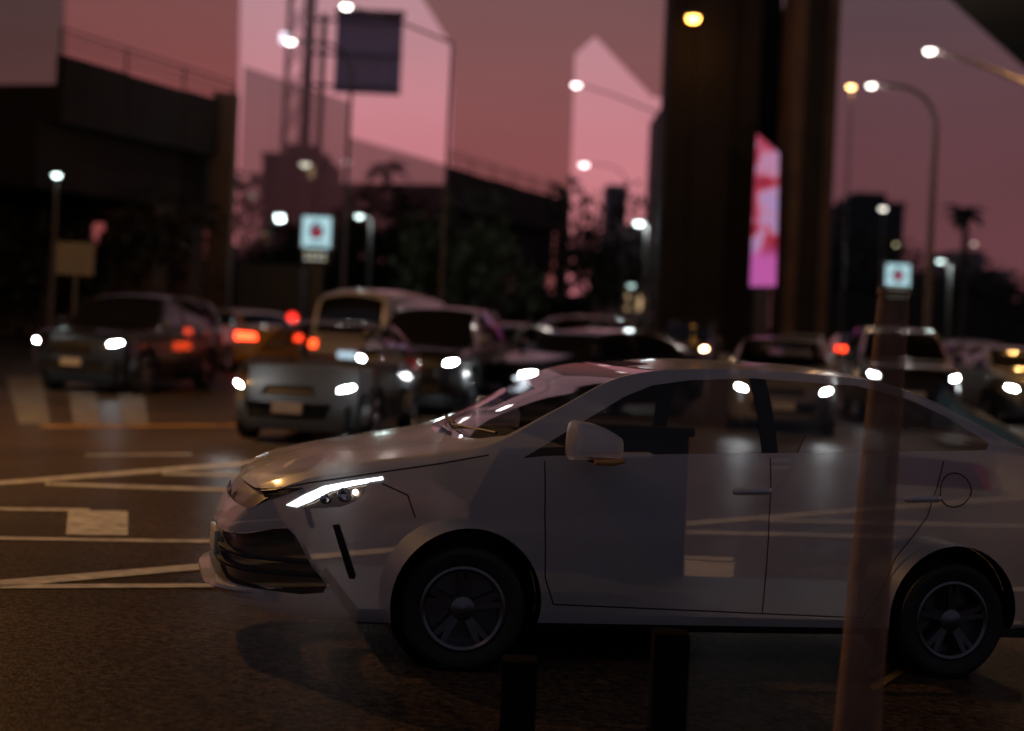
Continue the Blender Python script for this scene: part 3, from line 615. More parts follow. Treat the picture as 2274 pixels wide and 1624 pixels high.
VAN = dict(
 zb=[(-.1,.34),(.3,.3),(4.5,.32),(4.9,.4)],
 zs=[(-.1,.85),(0,1.0),(.2,1.07),(.6,1.13),(2,1.15),(4.6,1.17),(4.9,1.15)],
 zt=[(-.1,.9),(0,1.04),(.15,1.11),(.45,1.2),(.8,1.58),(1.1,1.85),(1.4,2.05),(1.8,2.2),(3,2.26),(4.4,2.22),(4.75,2.05),(4.87,1.6),(4.9,1.2)],
 zr=[(-.1,.88),(0,1.02),(.15,1.09),(.45,1.16),(.8,1.5),(1.1,1.76),(1.4,1.94),(1.8,2.05),(3,2.1),(4.4,2.08),(4.75,1.92),(4.87,1.5),(4.9,1.17)],
 wr=[(-.1,.6),(.3,.78),(.9,.78),(1.5,.74),(3,.72),(4.6,.72),(4.9,.76)],
 w=[(-.1,.66),(.05,.80),(.4,.90),(1,.94),(4.4,.94),(4.75,.90),(4.9,.84)],
 wheels=(.95,3.75), wr_=.34, arch=.40, x0=-.1, x1=4.9,
 side_glass=[(.72,1.2),(1.05,1.52),(1.35,1.72),(1.8,1.82),(4.3,1.84),(4.6,1.76),(4.62,1.24),(2,1.2)], bpillar=[(1.75,1.15),(1.86,1.15),(1.86,2),(1.75,2)],
 ws=[(.46,0),(.5,.45),(.62,.74),(1.1,.72),(1.36,.68),(1.30,0)], rw=[(4.70,0),(4.71,.66),(4.895,.70),(4.897,0)],
 head=[(.48,.78),(.82,.80),(.88,.98),(.56,.90)], tail=[(.66,.92),(.95,.92),(.95,1.10),(.66,1.10)], grille_f=[(-.42,.72),(.42,.72),(.42,.86),(-.42,.86)], low_f=[(-.55,.42),(.55,.42),(.6,.56),(-.6,.56)],
 fx=.6, rx=4.5, plate_r=(4.93,.80), plate_f=(-.13,.55))
TT = [0,.04,.1,.2,.32,.45,.56,.64,.72,.82,.91,1]; TM = [.945,.972,.985,.993,.998,1,.998,.988,.985,.978,.962,.94]
def shell(pf, step):
    F = {k: pchip(pf[k]) for k in ('zb','zs','zt','zr','wr','w')}
    x0, x1 = pf['x0'], pf['x1']; X = list(np.arange(x0 + 0.3, x1 - 0.25, step))
    X = [x0, x0 + .008, x0 + .02, x0 + .04, x0 + .07, x0 + .11, x0 + .16, x0 + .22] + X + [x1 - .2, x1 - .14, x1 - .09, x1 - .05, x1 - .025, x1 - .01, x1]
    rings = []
    for x in X:
        zb, zs, zt, zr, wr, w = (F[k](x) for k in ('zb','zs','zt','zr','wr','w'))
        zr = max(zr, zs + .004); zt = max(zt, zr + .004); wr = min(wr, w * .935)
        half = [(w * m, zb + (zs - zb) * t) for t, m in zip(TT, TM)]
        for s in (.12,.3,.5,.7,.88,1.0): half.append((w * .94 + (wr - w * .94) * s + .025 * math.sin(math.pi * s) * min(1, (zr - zs) / .3), zs + (zr - zs) * s))
        for s in (.06,.16,.3,.5,.75,1.0): half.append((wr * (1 - s), zr + (zt - zr) * (1 - (1 - s) ** 2.2)))
        rings.append([(x, -y, z) for y, z in half] + [(x, y, z) for y, z in half[-2::-1]])
    n = len(rings[0]); bm = bmesh.new(); V = [[bm.verts.new(p) for p in r] for r in rings]
    for i in range(len(V) - 1):
        for k in range(n - 1): bm.faces.new((V[i][k], V[i+1][k], V[i+1][k+1], V[i][k+1]))
    for ring, flip in ((V[0], False), (V[-1], True)):
        for k in range(n // 2):
            a, b, c, d = ring[k], ring[k+1], ring[n-2-k], ring[n-1-k]
            if b is c: f = (a, b, d)
            else: f = (a, b, c, d)
            bm.faces.new(f[::-1] if flip else f)
    for f in bm.faces: f.smooth = True
    bmesh.ops.recalc_face_normals(bm, faces=bm.faces)
    return bm, F
def split(bm, poly, ax, flt):
    i, j = ax; lo = [min(p[k] for p in poly) for k in (0, 1)]; hi = [max(p[k] for p in poly) for k in (0, 1)]
    def cand():
        out = []
        for f in bm.faces:
            c = f.calc_center_median()
            if not flt(c): continue
            a = [v.co[i] for v in f.verts]; b = [v.co[j] for v in f.verts]
            if max(a) < lo[0] or min(a) > hi[0] or max(b) < lo[1] or min(b) > hi[1]: continue
            out.append(f)
        return out
    for k in range(len(poly)):
        p, q = poly[k], poly[(k + 1) % len(poly)]; fs = cand()
        geom = set(fs)
        for f in fs: geom.update(f.edges); geom.update(f.verts)
        co = Vector((0, 0, 0)); no = Vector((0, 0, 0)); co[i], co[j] = p; no[i], no[j] = -(q[1] - p[1]), q[0] - p[0]
        if no.length < 1e-6: continue
        bmesh.ops.bisect_plane(bm, geom=list(geom), plane_co=co, plane_no=no.normalized(), dist=1e-5)
    return [f for f in cand() if inside((f.calc_center_median()[i], f.calc_center_median()[j]), poly)]
def ribbon(a, b, w):
    d = Vector((b[0] - a[0], b[1] - a[1])).normalized() * w; n = Vector((-d.y, d.x))
    return [(a[0] - n.x - d.x * .5, a[1] - n.y - d.y * .5), (b[0] - n.x, b[1] - n.y), (b[0] + n.x, b[1] + n.y), (a[0] + n.x - d.x * .5, a[1] + n.y - d.y * .5)]
def recess(bm, faces, depth, wall_id, pid):
    r = bmesh.ops.extrude_face_region(bm, geom=faces)
    nv = [e for e in r['geom'] if isinstance(e, bmesh.types.BMVert)]; nf = [e for e in r['geom'] if isinstance(e, bmesh.types.BMFace)]
    bmesh.ops.delete(bm, geom=[f for f in faces if f.is_valid and f not in nf], context='FACES_ONLY')
    bm.normal_update()
    nset = set(nf)
    for v in nv:
        nn_ = Vector()
        for f in v.link_faces:
            if f in nset: nn_ += f.normal
        if nn_.length: v.co -= nn_.normalized() * depth
    for v in nv:
        for f in v.link_faces:
            if f not in nset: f.material_index = wall_id
    for f in nf: f.material_index = pid
def lift(bm, pid, name, m, parent, off=0.0):
    """faces of one id become a mesh of their own"""
    fs = [f for f in bm.faces if f.material_index == pid]
    if not fs: return None
    idx = {}; vs = []; P = []; S = []
    for f in fs:
        t = []
        for v in f.verts:
            if v.index not in idx: idx[v.index] = len(vs); vs.append(tuple(v.co - v.normal * off))
            t.append(idx[v.index])
        P.append(t)
    me = bpy.data.meshes.new(name); me.from_pydata(vs, [], P); me.materials.append(m); me.polygons.foreach_set('use_smooth', [True] * len(P)); me.set_sharp_from_angle(angle=math.radians(38))
    o = bpy.data.objects.new(name, me); C.objects.link(o); o.parent = parent; return o
def arch_cut(bm, xw, zc, r, seg=28):
    poly = [(xw + r * math.cos(2 * math.pi * (k + .5) / seg), zc + r * math.sin(2 * math.pi * (k + .5) / seg)) for k in range(seg)]
    fs = split(bm, poly, (0, 2), lambda c: abs(c.y) > .35 and c.z < zc + r + .3)
    bmesh.ops.delete(bm, geom=fs, context='FACES')
    rim = [e for e in bm.edges if len(e.link_faces) == 1 and all(abs(math.hypot(v.co.x - xw, v.co.z - zc) - r) < .012 for v in e.verts)]
    ex = bmesh.ops.extrude_edge_only(bm, edges=rim)
    for v in ex['geom']:
        if isinstance(v, bmesh.types.BMVert): v.co.y -= math.copysign(.10, v.co.y)
    for f in ex['geom']:
        if isinstance(f, bmesh.types.BMFace): f.material_index = 1; f.smooth = False
WHEEL_CACHE = {}
def wheel(parent, x, y, r, rotz=0.0, hero=False, rim_m=None):
    key = (round(r, 3), hero)
    w = empty('wheel', (x, y, r)); w.parent = parent; w.rotation_euler = (0, 0, rotz + (math.pi if y > 0 else 0))
    if key not in WHEEL_CACHE:
        q = .69 * r; t = MB().lathe([(q, -.085), (q + .025, -.1), (r * .90, -.102), (r * .97, -.088), (r, -.06), (r, .06), (r * .97, .088), (r * .9, .1), (q, .085)], 40 if hero else 24).build('tyre', M['rubber'], w)
        b = MB().lathe([(q, -.09), (q - .012, -.094), (q - .025, -.085), (q - .03, -.03), (q - .035, .08)], 40 if hero else 24); b.lathe([(q - .03, .0), (.02, .0)], 24)
        ns = 5
        for k in range(ns):
            for dl in ((-.16, .16) if hero else (0,)):
                a = 2 * math.pi * k / ns + .3; a2 = a + dl * .85
                c0, s0 = math.cos(a), math.sin(a); c1, s1 = math.cos(a2), math.sin(a2); hw = .014 if hero else .03
                p0 = Vector((c0 * .045, -.072, s0 * .045)); p1 = Vector((c1 * (q - .012), -.085, s1 * (q - .012))); d = (p1 - p0).normalized(); n_ = Vector((-d.z, 0, d.x))
                b.prism([p0 - n_ * hw * 1.3, p1 - n_ * hw * .8, p1 + n_ * hw * .8, p0 + n_ * hw * 1.3], (0, .03, 0))
        b.lathe([(.002, -.088), (.03, -.086), (.055, -.075), (.06, -.03)], 20)
        rm = b.build('rim', rim_m or M['alloy'], w, smooth=30); WHEEL_CACHE[key] = (t, rm)
    else:
        for src in WHEEL_CACHE[key]:
            c = src.copy(); C.objects.link(c); c.parent = w
    return w
def paint(name, col, rough=.35, alpha=1.0):
    return mat(name, col, rough, coat=1.0, var=0.05, vscale=2)
def see_through(m, fac):
    t = m.node_tree; o = t.nodes['Material Output']; b = t.nodes['Principled BSDF']; tr = N(t, 'ShaderNodeBsdfTransparent'); mx = N(t, 'ShaderNodeMixShader'); mx.inputs[0].default_value = fac
    t.links.new(b.outputs[0], mx.inputs[1]); t.links.new(tr.outputs[0], mx.inputs[2]); t.links.new(mx.outputs[0], o.inputs[0])
CAR_CACHE = {}
def islands(faces):
    left = set(faces); out = []
    while left:
        st = [left.pop()]; isl = [st[0]]
        while st:
            for e in st.pop().edges:
                for f in e.link_faces:
                    if f in left: left.discard(f); st.append(f); isl.append(f)
        out.append(isl)
    return out
def lift_each(bm, pid, name, m, parent, off=0.0, least=3):
    fs = [f for f in bm.faces if f.material_index == pid]
    for isl in islands(fs):
        for f in fs: f.material_index = 97
        for f in isl: f.material_index = pid
        if sum(f.calc_area() for f in isl) > 2e-4: lift(bm, pid, name, m, parent, off)
    for f in fs: f.material_index = 97
def make_car(name, pf, col, label, cat='car', lights='front', hl='hl', plate='plate', **kw):
    key = id(pf)
    if key not in CAR_CACHE:
        CAR_CACHE[key] = src = build_car(name, pf, col, label, cat, lights, hl=hl, plate=plate); root = src
    else:
        src = CAR_CACHE[key]; root = src.copy(); root.name = name; C.objects.link(root)
        for ch in src.children:
            if ch.name.startswith(('bumper_light', 'headlight_beam')): continue
            c = ch.copy(); C.objects.link(c); c.parent = root
            for gch in ch.children:
                d = gch.copy(); C.objects.link(d); d.parent = c
    if kw.get('chevron'):
        for sg in (-1, 1):
            P = [(-.30,.62),(.04,.66),(.12,.52),(-.02,.42),(-.30,.38),(-.28,.43),(-.06,.47),(.04,.53),(-.02,.60),(-.30,.575)]
            xf = pf['x0'] + .06
            MB().prism([(xf - abs(u) * 0 + .14 * max(0, u), sg * (.62 + u), z) for u, z in P], (.10, 0, 0)).build('bumper_light', emis('bumper_led', (.8, .9, 1), 2.2), root, smooth=0)
    if kw.get('beam'):
        for sg in (-1, 1): light('headlight_beam', root, (pf['x0'] - .12, sg * .64, .70), (.9, .97, 1), kw['beam'], .06, spot=1.0, aim=(-1, 0, -.10))
    fr = lights == 'front'; pm = paint('paint_' + name, col)
    if kw.get('ghost'): see_through(pm, kw['ghost'])
    gl = M[kw.get('glass', 'glassd')]
    for ch in root.children:
        b = ch.name.split('.')[0]; mm = None
        if b in ('body', 'wing_mirror'): mm = pm
        elif b in ('side_window', 'windscreen', 'rear_window'): mm = gl
        elif b == 'headlight': mm = M[hl] if fr else M['chrome']
        elif b == 'tail_light': mm = M['taillens'] if lights != 'rear' else M[hl if hl.startswith('tail') else 'tail']
        elif b == 'number_plate' and ch.get('rear'): mm = M['plate_lit'] if plate == 'lit' else M['plate']
        if mm: ch.material_slots[0].link = 'OBJECT'; ch.material_slots[0].material = mm
    return tag(root, label, cat, 'cars in the traffic behind the white sedan')
def build_car(name, pf, col, label, cat='car', lights='front', step=.12, glass='glassd', hl='hl', plate='plate', bumper=None, roofrack=False):
    root = empty(name); bm, F = shell(pf, step); xw = pf['wheels']
    pm = paint('paint_' + name, col)
    for x in xw: arch_cut(bm, x, pf['wr_'] + .02, pf['arch'], 20)
    for f in split(bm, pf['side_glass'], (0, 2), lambda c: abs(c.y) > .45): f.material_index = 2
    for f in split(bm, pf['bpillar'], (0, 2), lambda c: abs(c.y) > .45):
        if f.material_index == 2: f.material_index = 1
    ws = pf['ws'] + [(x, -y) for x, y in pf['ws'][::-1] if y > 0]; rw = pf['rw'] + [(x, -y) for x, y in pf['rw'][::-1] if y > 0]
    zc = F['zs'](pf['wheels'][0]) - .03
    for f in split(bm, ws, (0, 1), lambda c: c.z > F['zs'](c.x) + .01): f.material_index = 3
    for f in split(bm, rw, (0, 1), lambda c: c.z > F['zs'](c.x) + .01): f.material_index = 4
    for sg in (-1, 1):
        for f in split(bm, [(y * sg, z) for y, z in pf['head']], (1, 2), lambda c: c.x < pf['fx']): f.material_index = 5
        for f in split(bm, [(y * sg, z) for y, z in pf['tail']], (1, 2), lambda c: c.x > pf['rx']): f.material_index = 9
    gs = split(bm, pf['grille_f'], (1, 2), lambda c: c.x < .35); 
    if gs: recess(bm, gs, .03, 1, 7)
    gs = split(bm, pf['low_f'], (1, 2), lambda c: c.x < .35)
    if gs: recess(bm, gs, .04, 1, 8)
    bm.normal_update(); bm.verts.index_update()
    lift(bm, 0, 'body', pm, root); lift_each(bm, 1, 'trim', M['black'], root)
    g_ = M[glass]
    lift_each(bm, 2, 'side_window', g_, root, .004); lift(bm, 3, 'windscreen', g_, root, .004); lift(bm, 4, 'rear_window', g_, root, .004)
    fr = lights == 'front'
    for pid, nm, mm in ((5, 'headlight', M[hl] if fr else M['chrome']), (9, 'tail_light', M['taillens'] if fr else M[hl if hl.startswith('tail') else 'tail'])):
        fs = [f for f in bm.faces if f.material_index == pid]
        for sg in (-1, 1):
            for f in fs: f.material_index = pid if (f.calc_center_median().y * sg > 0) else 99
            lift(bm, pid, nm, mm, root, -.004)
    lift(bm, 7, 'grille', M['black'], root); lift(bm, 8, 'air_intake', M['black'], root)
    bm.free()
    for x in xw:
        for sg in (-1, 1): wheel(root, x, sg * (F['w'](x) - .11), pf['wr_'])
    q = MB(); q.box((pf['x0'] + .35, -.6, .18), (pf['x1'] - .35, .6, F['zb'](2) + .28)); q.build('underbody', M['black'], root, smooth=0)
    for x in xw: MB().box((x - pf['arch'] - .02, -.68, .2), (x + pf['arch'] + .02, .68, .2 + pf['arch'] + .35)).build('wheel_housing', M['black'], root, smooth=0)
    px_, pz = pf['plate_r']; lit = M['plate_lit'] if plate == 'lit' else M['plate']
    MB().box((px_ - .03, -.19, pz - .06), (px_, .19, pz + .06)).build('number_plate', lit, root, smooth=0)['rear'] = 1
    px_, pz = pf['plate_f']; MB().box((px_, -.18, pz - .06), (px_ + .05, .18, pz + .06)).build('number_plate', M['plate'], root, smooth=0)
    mx_ = pf['side_glass'][0][0] + .12; zz = F['zs'](mx_) + .1
    for sg in (-1, 1):
        y = sg * (F['w'](mx_) + .07); e = MB().box((mx_ - .1, y - .1, zz - .07), (mx_ + .08, y + .1, zz + .09), taper=.75).build('wing_mirror', pm, root, bevel=.02)
    return tag(root, label, cat, 'cars in the traffic behind the white sedan')
def put(o, px, D, rot, front=True, L=0):
    """stand a vehicle so that the middle of its near end is in photo column px"""
    r = math.radians(rot); p = at(px, 760, D); o.rotation_euler = (0, 0, r); o.location = (p.x, D, gz(p.x, D))
    if not front: o.location.x -= L * math.cos(r); o.location.y -= L * math.sin(r)
    return o

make = make_car
put(make('pickup', SUV, (.012, .011, .011), 'black high pickup style car with white headlights at the far left', hl='hl', ghost=.35), 166, 26.5, 78)
put(make('sedan_car', SEDAN, (.10, .085, .075), 'dark bronze sedan seen from behind with wide red lamps, beside the black pickup', lights='rear', hl='tailo'), 466, 40, -96, False, 4.42)
put(make('taxi_car', SEDAN, (.45, .22, .03), 'yellow taxi seen from behind, left of the white van', lights='rear', hl='tail'), 612, 37.5, -62, False, 4.42)
put(make('passenger_van', VAN, (.50, .47, .50), 'white high roof passenger van seen from behind with lit plate', 'van', lights='rear', hl='tailo', plate='lit'), 772, 31, -108, False, 4.9).scale = (1, 1, .92)
put(make('sedan_car', SEDAN, (.16, .155, .14), 'silver sedan with bright headlights left of the white sedan bonnet', glass='glassc', ghost=.86, beam=12), 650, 18.4, 83)
put(make('hatchback_car', SUV, (.006, .006, .007), 'black car with narrow headlights and white bumper lights above the white bonnet', hl='hl', chevron=True), 902, 24.5, 80)
put(make('sedan_car', SEDAN, (.01, .01, .012), 'dark sedan with one visible lamp behind the black car, wheels glinting'), 1010, 35, 58)
put(make('estate_car', SUV, (.22, .15, .13), 'brown estate car in profile just behind the windscreen', ghost=.45, glass='glassc', lights='off'), 1085, 46, 12)
put(make('sedan_car', SEDAN, (.008, .009, .01), 'glossy black sedan seen through the windscreen of the white sedan', chevron=True), 1112, 26.5, 40)
put(make('sedan_car', SEDAN, (.16, .15, .15), 'dark grey sedan with blazing headlights seen through the side windows', glass='glassc', beam=20), 1745, 24.2, 82)
put(make('sedan_car', SEDAN, (.55, .52, .50), 'white sedan with headlights just above the roof of the near sedan'), 1757, 46.5, 72)
put(make('people_carrier', SUV, (.05, .045, .04), 'dark people carrier with warm headlights in front of the broad pillar', hl='hlw'), 1514, 50, 76)
put(make('suv_car', SUV, (.007, .007, .007), 'black off roader behind the leaning post at the right'), 2035, 28.5, 84)
put(make('sedan_car', SEDAN, (.22, .22, .20), 'pale sedan with headlights cut by the right edge'), 2262, 40, 96)
put(make('sedan_car', SEDAN, (.2, .2, .2), 'far small sedan with headlights near the right edge'), 2222, 62, 92)
put(make('sedan_car', SEDAN, (.1, .09, .09), 'far sedan with red tail lamps between pale building and pillar', lights='rear'), 1345, 66, -88, False, 4.42)
put(make('sedan_car', SEDAN, (.05, .05, .05), 'far dark sedan with red tail lamps under the pink screen', lights='rear'), 1692, 72, -88, False, 4.42)
put(make('sedan_car', SEDAN, (.04, .04, .04), 'far dark sedan with red tail lamps right of the narrow pillar', lights='rear'), 1905, 68, -94, False, 4.42)
put(make('sedan_car', SEDAN, (.12, .12, .11), 'grey sedan with headlights between the off roader and the pale sedan'), 2192, 49, 92)
put(make('sedan_car', SEDAN, (.20, .20, .18), 'nearest oncoming car at the right edge, mostly outside the picture'), 2330, 30, 90)
put(make('sedan_car', SEDAN, (.15, .15, .15), 'farthest small car with headlights left of the right edge cluster'), 2178, 84, 90)
# box truck far left with two high lamps
p = at(593, 705, 56); r = empty('box_truck', (p.x, 56, 0))
MB().box((-1.15, 0, .9), (1.15, 5.2, 3.1)).build('cargo_box', mat('truck_box', (.03, .028, .028), .6, var=.2), r, bevel=.03)
MB().box((-1.0, 5.4, .7), (1.0, 7.0, 2.6)).build('cab', M['black'], r, bevel=.1)
MB().box((-1.1, -.1, .55), (1.1, 7, .85)).build('chassis', M['black'], r, smooth=0)
for sx, mm in ((-1, emis('truck_lamp_pale', (1, .42, .25), 2.2)), (1, emis('truck_lamp_red', (1, .03, .02), 2.5))):
    e = MB().lathe([(.002, -.08), (.16, -.06), (.2, 0)], 16).build('rear_lamp', mm, r); e.location = (sx * .9, -.02, p.z)
for x in (-.95, .95):
    for y in (1.2, 5.9): wheel(r, x, y, .42).rotation_euler = (0, 0, math.radians(90 if x > 0 else -90))
tag(r, 'dark box truck with a pale and a red rear lamp behind the taxi', 'truck')

# ------------------------------------------------------------------ THE WHITE SEDAN in front
M['handle'] = mat('handle_paint', (.5, .48, .48), .3, coat=1.0)
def hero():
    pf = SEDAN; c, s = math.cos(SED['psi']), math.sin(SED['psi'])
    root = empty('white_sedan'); root.rotation_euler = (0, SED['pit'], SED['psi'])
    off = root.rotation_euler.to_matrix() @ Vector((.88, -.8, 0)); root.location = Vector((SED['X'], SED['Y'], 0)) - off
    bm, F = shell(pf, .045); sd = lambda c: abs(c.y) > .3
    for x in pf['wheels']: arch_cut(bm, x, .312, .352, 44)
    for f in split(bm, pf['side_glass'], (0, 2), lambda c: abs(c.y) > .45): f.material_index = 2
    for f in split(bm, pf['bpillar'], (0, 2), lambda c: abs(c.y) > .45):
        if f.material_index == 2: f.material_index = 1
    ws = pf['ws'] + [(x, -y) for x, y in pf['ws'][::-1] if y > 0]; rw = pf['rw'] + [(x, -y) for x, y in pf['rw'][::-1] if y > 0]
    up = lambda c: c.z > F['zs'](c.x) + .01 and abs(c.y) < .75
    for f in split(bm, ws, (0, 1), up):
        if f.material_index == 0: f.material_index = 3
    for f in split(bm, rw, (0, 1), up):
        if f.material_index == 0: f.material_index = 4
    # seams
    for a, b in [((1.296,.985),(1.305,.75)),((1.305,.75),(1.325,.45)),((1.325,.45),(1.375,.325)),((1.375,.325),(2.42,.305)),((2.42,.305),(2.425,1.05)),((2.42,.305),(2.95,.295)),((2.95,.295),(3.03,.42)),((3.03,.42),(3.10,.60)),((3.10,.60),(3.26,.80)),((3.26,.80),(3.35,1.08)),
                 ((.02,.765),(.22,.825)),((.22,.825),(.50,.888)),((.50,.888),(.80,.948)),((.80,.948),(1.03,1.0)),((.545,.845),(.66,.80)),((.66,.80),(.70,.70))]:
        for f in split(bm, ribbon(a, b, .0035), (0, 2), sd):
            if f.material_index == 0: f.material_index = 10
    # lower black skirt
    for f in split(bm, [(1.2,.1),(3.2,.1),(3.2,.245),(1.2,.235)], (0, 2), sd):
        if f.material_index == 0: f.material_index = 1
    hp = [(.128,.717),(.20,.768),(.285,.815),(.40,.846),(.545,.876),(.548,.862),(.482,.848),(.462,.80),(.425,.757),(.36,.728),(.23,.712)]
    fs = split(bm, hp, (0, 2), sd)
    for f in fs: f.material_index = 5
    for poly in ([(.128,.717),(.20,.768),(.285,.815),(.40,.846),(.545,.876),(.548,.862),(.41,.828),(.315,.797),(.235,.745),(.175,.715)],):
        for f in split(bm, poly, (0, 2), sd):
            if f.material_index == 5: f.material_index = 6
    recess(bm, [f for f in bm.faces if f.material_index == 5], .030, 1, 5)
    low = [(-.3,.505),(-.04,.565),(.08,.605),(.14,.615),(.175,.585),(.25,.46),(.325,.375),(.315,.338),(.22,.322),(.05,.325),(-.3,.335)]
    gr = split(bm, low, (0, 2), lambda c: True)
    for f in gr: f.material_index = 7
    for a, b in [((-.3,.462),(.30,.47)),((-.3,.40),(.30,.41))]:
        for f in split(bm, ribbon(a, b, .007), (0, 2), lambda c: True):
            if f.material_index == 7: f.material_index = 12
    recess(bm, [f for f in bm.faces if f.material_index == 7], .06, 1, 7)
    recess(bm, [f for f in bm.faces if f.material_index == 12], .02, 1, 12)
    uppr = [(-.3,.665),(-.03,.68),(.05,.728),(.13,.765),(.20,.80),(.10,.79),(0,.765),(-.3,.735)]
    fs = split(bm, uppr, (0, 2), lambda c: c.x < .3); 
    if fs: recess(bm, [f for f in fs if f.material_index == 0], .02, 1, 11)
    fs = split(bm, [(.332,.645),(.362,.652),(.45,.425),(.445,.408),(.42,.41)], (0, 2), sd)
    recess(bm, [f for f in fs if f.material_index == 0], .025, 1, 8)
    fs = split(bm, [(y, z) for y, z in pf['tail']], (1, 2), lambda c: c.x > 3.9)
    for f in fs: f.material_index = 9
    fs = split(bm, [(-y, z) for y, z in pf['tail']], (1, 2), lambda c: c.x > 3.9)
    for f in fs: f.material_index = 9
    bm.normal_update(); bm.verts.index_update()
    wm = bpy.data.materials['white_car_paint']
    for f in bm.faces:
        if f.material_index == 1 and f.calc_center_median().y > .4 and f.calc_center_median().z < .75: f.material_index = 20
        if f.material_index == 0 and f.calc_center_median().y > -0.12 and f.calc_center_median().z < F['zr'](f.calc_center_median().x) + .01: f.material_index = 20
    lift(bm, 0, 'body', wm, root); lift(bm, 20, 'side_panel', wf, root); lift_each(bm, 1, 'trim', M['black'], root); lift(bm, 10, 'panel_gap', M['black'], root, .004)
    cg = clear('car_glass', (.84, .82, .82))
    lift_each(bm, 2, 'side_window', cg, root, .005); lift(bm, 3, 'windscreen', cg, root, .005); lift(bm, 4, 'rear_window', cg, root, .005)
    for pid, nm, mm, o_ in ((5, 'headlight', mat('headlight_bowl', (.42, .32, .25), .22, metal=.8), 0), (6, 'led_strip', M['led'], -.003), (9, 'tail_light', M['taillens'], 0), (8, 'bumper_slot', M['black'], 0)):  # warm inner glow of the headlamp put into the bowl colour
        fs = [f for f in bm.faces if f.material_index == pid]
        for sg in (-1, 1):
            for f in fs: f.material_index = pid if f.calc_center_median().y * sg > 0 else 99
            lift(bm, pid, nm, wf if (pid == 6 and sg > 0) else mm, root, o_)
        for f in fs: f.material_index = 98
    gm = mat('grille_plastic', (.03, .019, .015), .45); see_through(gm, .12)
    lift(bm, 7, 'lower_grille', gm, root); lift(bm, 11, 'upper_grille', gm, root); lift(bm, 12, 'grille_bar', mat('grille_bar', (.10, .09, .09), .3), root)
    bm.free()
    pts = []
    for y in np.linspace(-.66, .66, 31):
        xx = -.14
        while F['w'](xx) * .96 < abs(y) and xx < .4: xx += .003
        pts.append((xx - .022 + .10 * max(0, abs(y) - .5), y, .285 + .02 * (abs(y) / .66) ** 2))
    vs = []; fs = []
    for k, p_ in enumerate(pts):
        e_ = .6 + .4 * math.sin(math.pi * k / 30)
        vs += [(p_[0] - .03 * e_, p_[1], p_[2] + .018), (p_[0] - .034 * e_, p_[1], p_[2] + .004), (p_[0] + .05, p_[1] * .985, p_[2] - .04), (p_[0] + .06, p_[1] * .985, p_[2] + .03)]
    for k in range(30):
        for q_ in range(4): fs.append((4 * k + q_, 4 * k + (q_ + 1) % 4, 4 * k + 4 + (q_ + 1) % 4, 4 * k + 4 + q_))
    MB().add(vs, fs).build('bumper_lip', mat('lip_paint', (.6, .56, .56), .32, coat=1.0), root, smooth=50)
    # headlight inside: reflector ring and projector, near and far side
    for sg in (-1, 1):
        for (x, z, rr, mm) in ((.385, .785, .034, M['chrome']), (.30, .762, .024, M['chrome'])):
            y = sg * (F['w'](x) * .985 - .02); e = MB().lathe([(rr, -.02), (rr * .9, -.022), (rr * .75, 0), (rr * .3, .012), (.002, .014)], 20).build('reflector', mm, root); e.location = (x, y, z); e.rotation_euler = (0, 0, (math.pi if sg > 0 else 0) - .5 * (-sg))
    e = MB().lathe([(.002, -.01), (.012, -.008), (.014, 0)], 12).build('bulb', emis('bulb_glint', (1, .9, .8), 4), root); e.location = (.425, -(F['w'](.425) * .985 - .012), .80)
    # wheels
    for x, st in ((pf['wheels'][0], -.16), (pf['wheels'][1], 0)):
        for sg in (-1, 1):
            wh = wheel(root, x, sg * .745, .288, st, True, mat('hero_alloy', (.17, .17, .185), .3, metal=.9, var=.15))
            if sg > 0:
                for ch in wh.children: ch.material_slots[0].link = 'OBJECT'; ch.material_slots[0].material = wf2
        for sg in (-1,): MB().lathe([(.002, sg * .48), (.348, sg * .48), (.350, sg * .74)], 36, cx=x, cz=.312).build('wheel_well', M['black'], root)
    MB().box((.5, -.62, .17), (4.0, .62, .24)).build('underbody', M['black'], root, smooth=0)
    # plate, emblem, mirrors, handles, wipers, interior
    MB().box((-.150, -.17, .405), (-.128, .17, .515)).build('number_plate', M['plate'], root, bevel=.004)
    q = MB()
    for (ry, rz, cz) in ((.062, .042, .70), (.022, .042, .70), (.045, .018, .715)):
        q.tube([(-.082 + .35 * (ry * math.cos(t)) ** 2, ry * math.cos(t), cz + rz * math.sin(t)) for t in np.linspace(0, 2 * math.pi, 25)], .006, 6)
    q.build('emblem', M['chrome'], root)
    for sg in (-1, 1):
        vs = []; fs = []; nu, nv = 14, 12
        for i in range(nu + 1):
            u = i / nu; xx = 1.375 + .23 * u; prof = math.sin(math.pi * min(1, .10 + u * .9)) ** .55 if u > 0 else .30
            rt = .125 * (1 - .52 * u ** 2.2); rb = .055 * (1 - .15 * u); dep = (.11 if u > .02 else .095) * (1 - .35 * u ** 3)
            for k in range(nv):
                a = 2 * math.pi * k / nv; ca, sa = math.cos(a), math.sin(a)
                vs.append((xx, sg * (.965 + dep * math.copysign(abs(ca) ** .7, ca)), 1.065 + (rt if sa > 0 else rb) * math.copysign(abs(sa) ** .75, sa)))
        for i in range(nu):
            for k in range(nv): fs.append((i * nv + k, i * nv + (k + 1) % nv, (i + 1) * nv + (k + 1) % nv, (i + 1) * nv + k))
        fs += [tuple(range(nv)), tuple(nu * nv + k for k in range(nv))[::-1]]
        mr = MB().add(vs, fs).build('wing_mirror', wm, root, smooth=60)
        MB().box((1.47, sg * .85 - .03, 1.0), (1.62, sg * .99 + .03, 1.022)).build('mirror_base', M['black'], mr, bevel=.008)
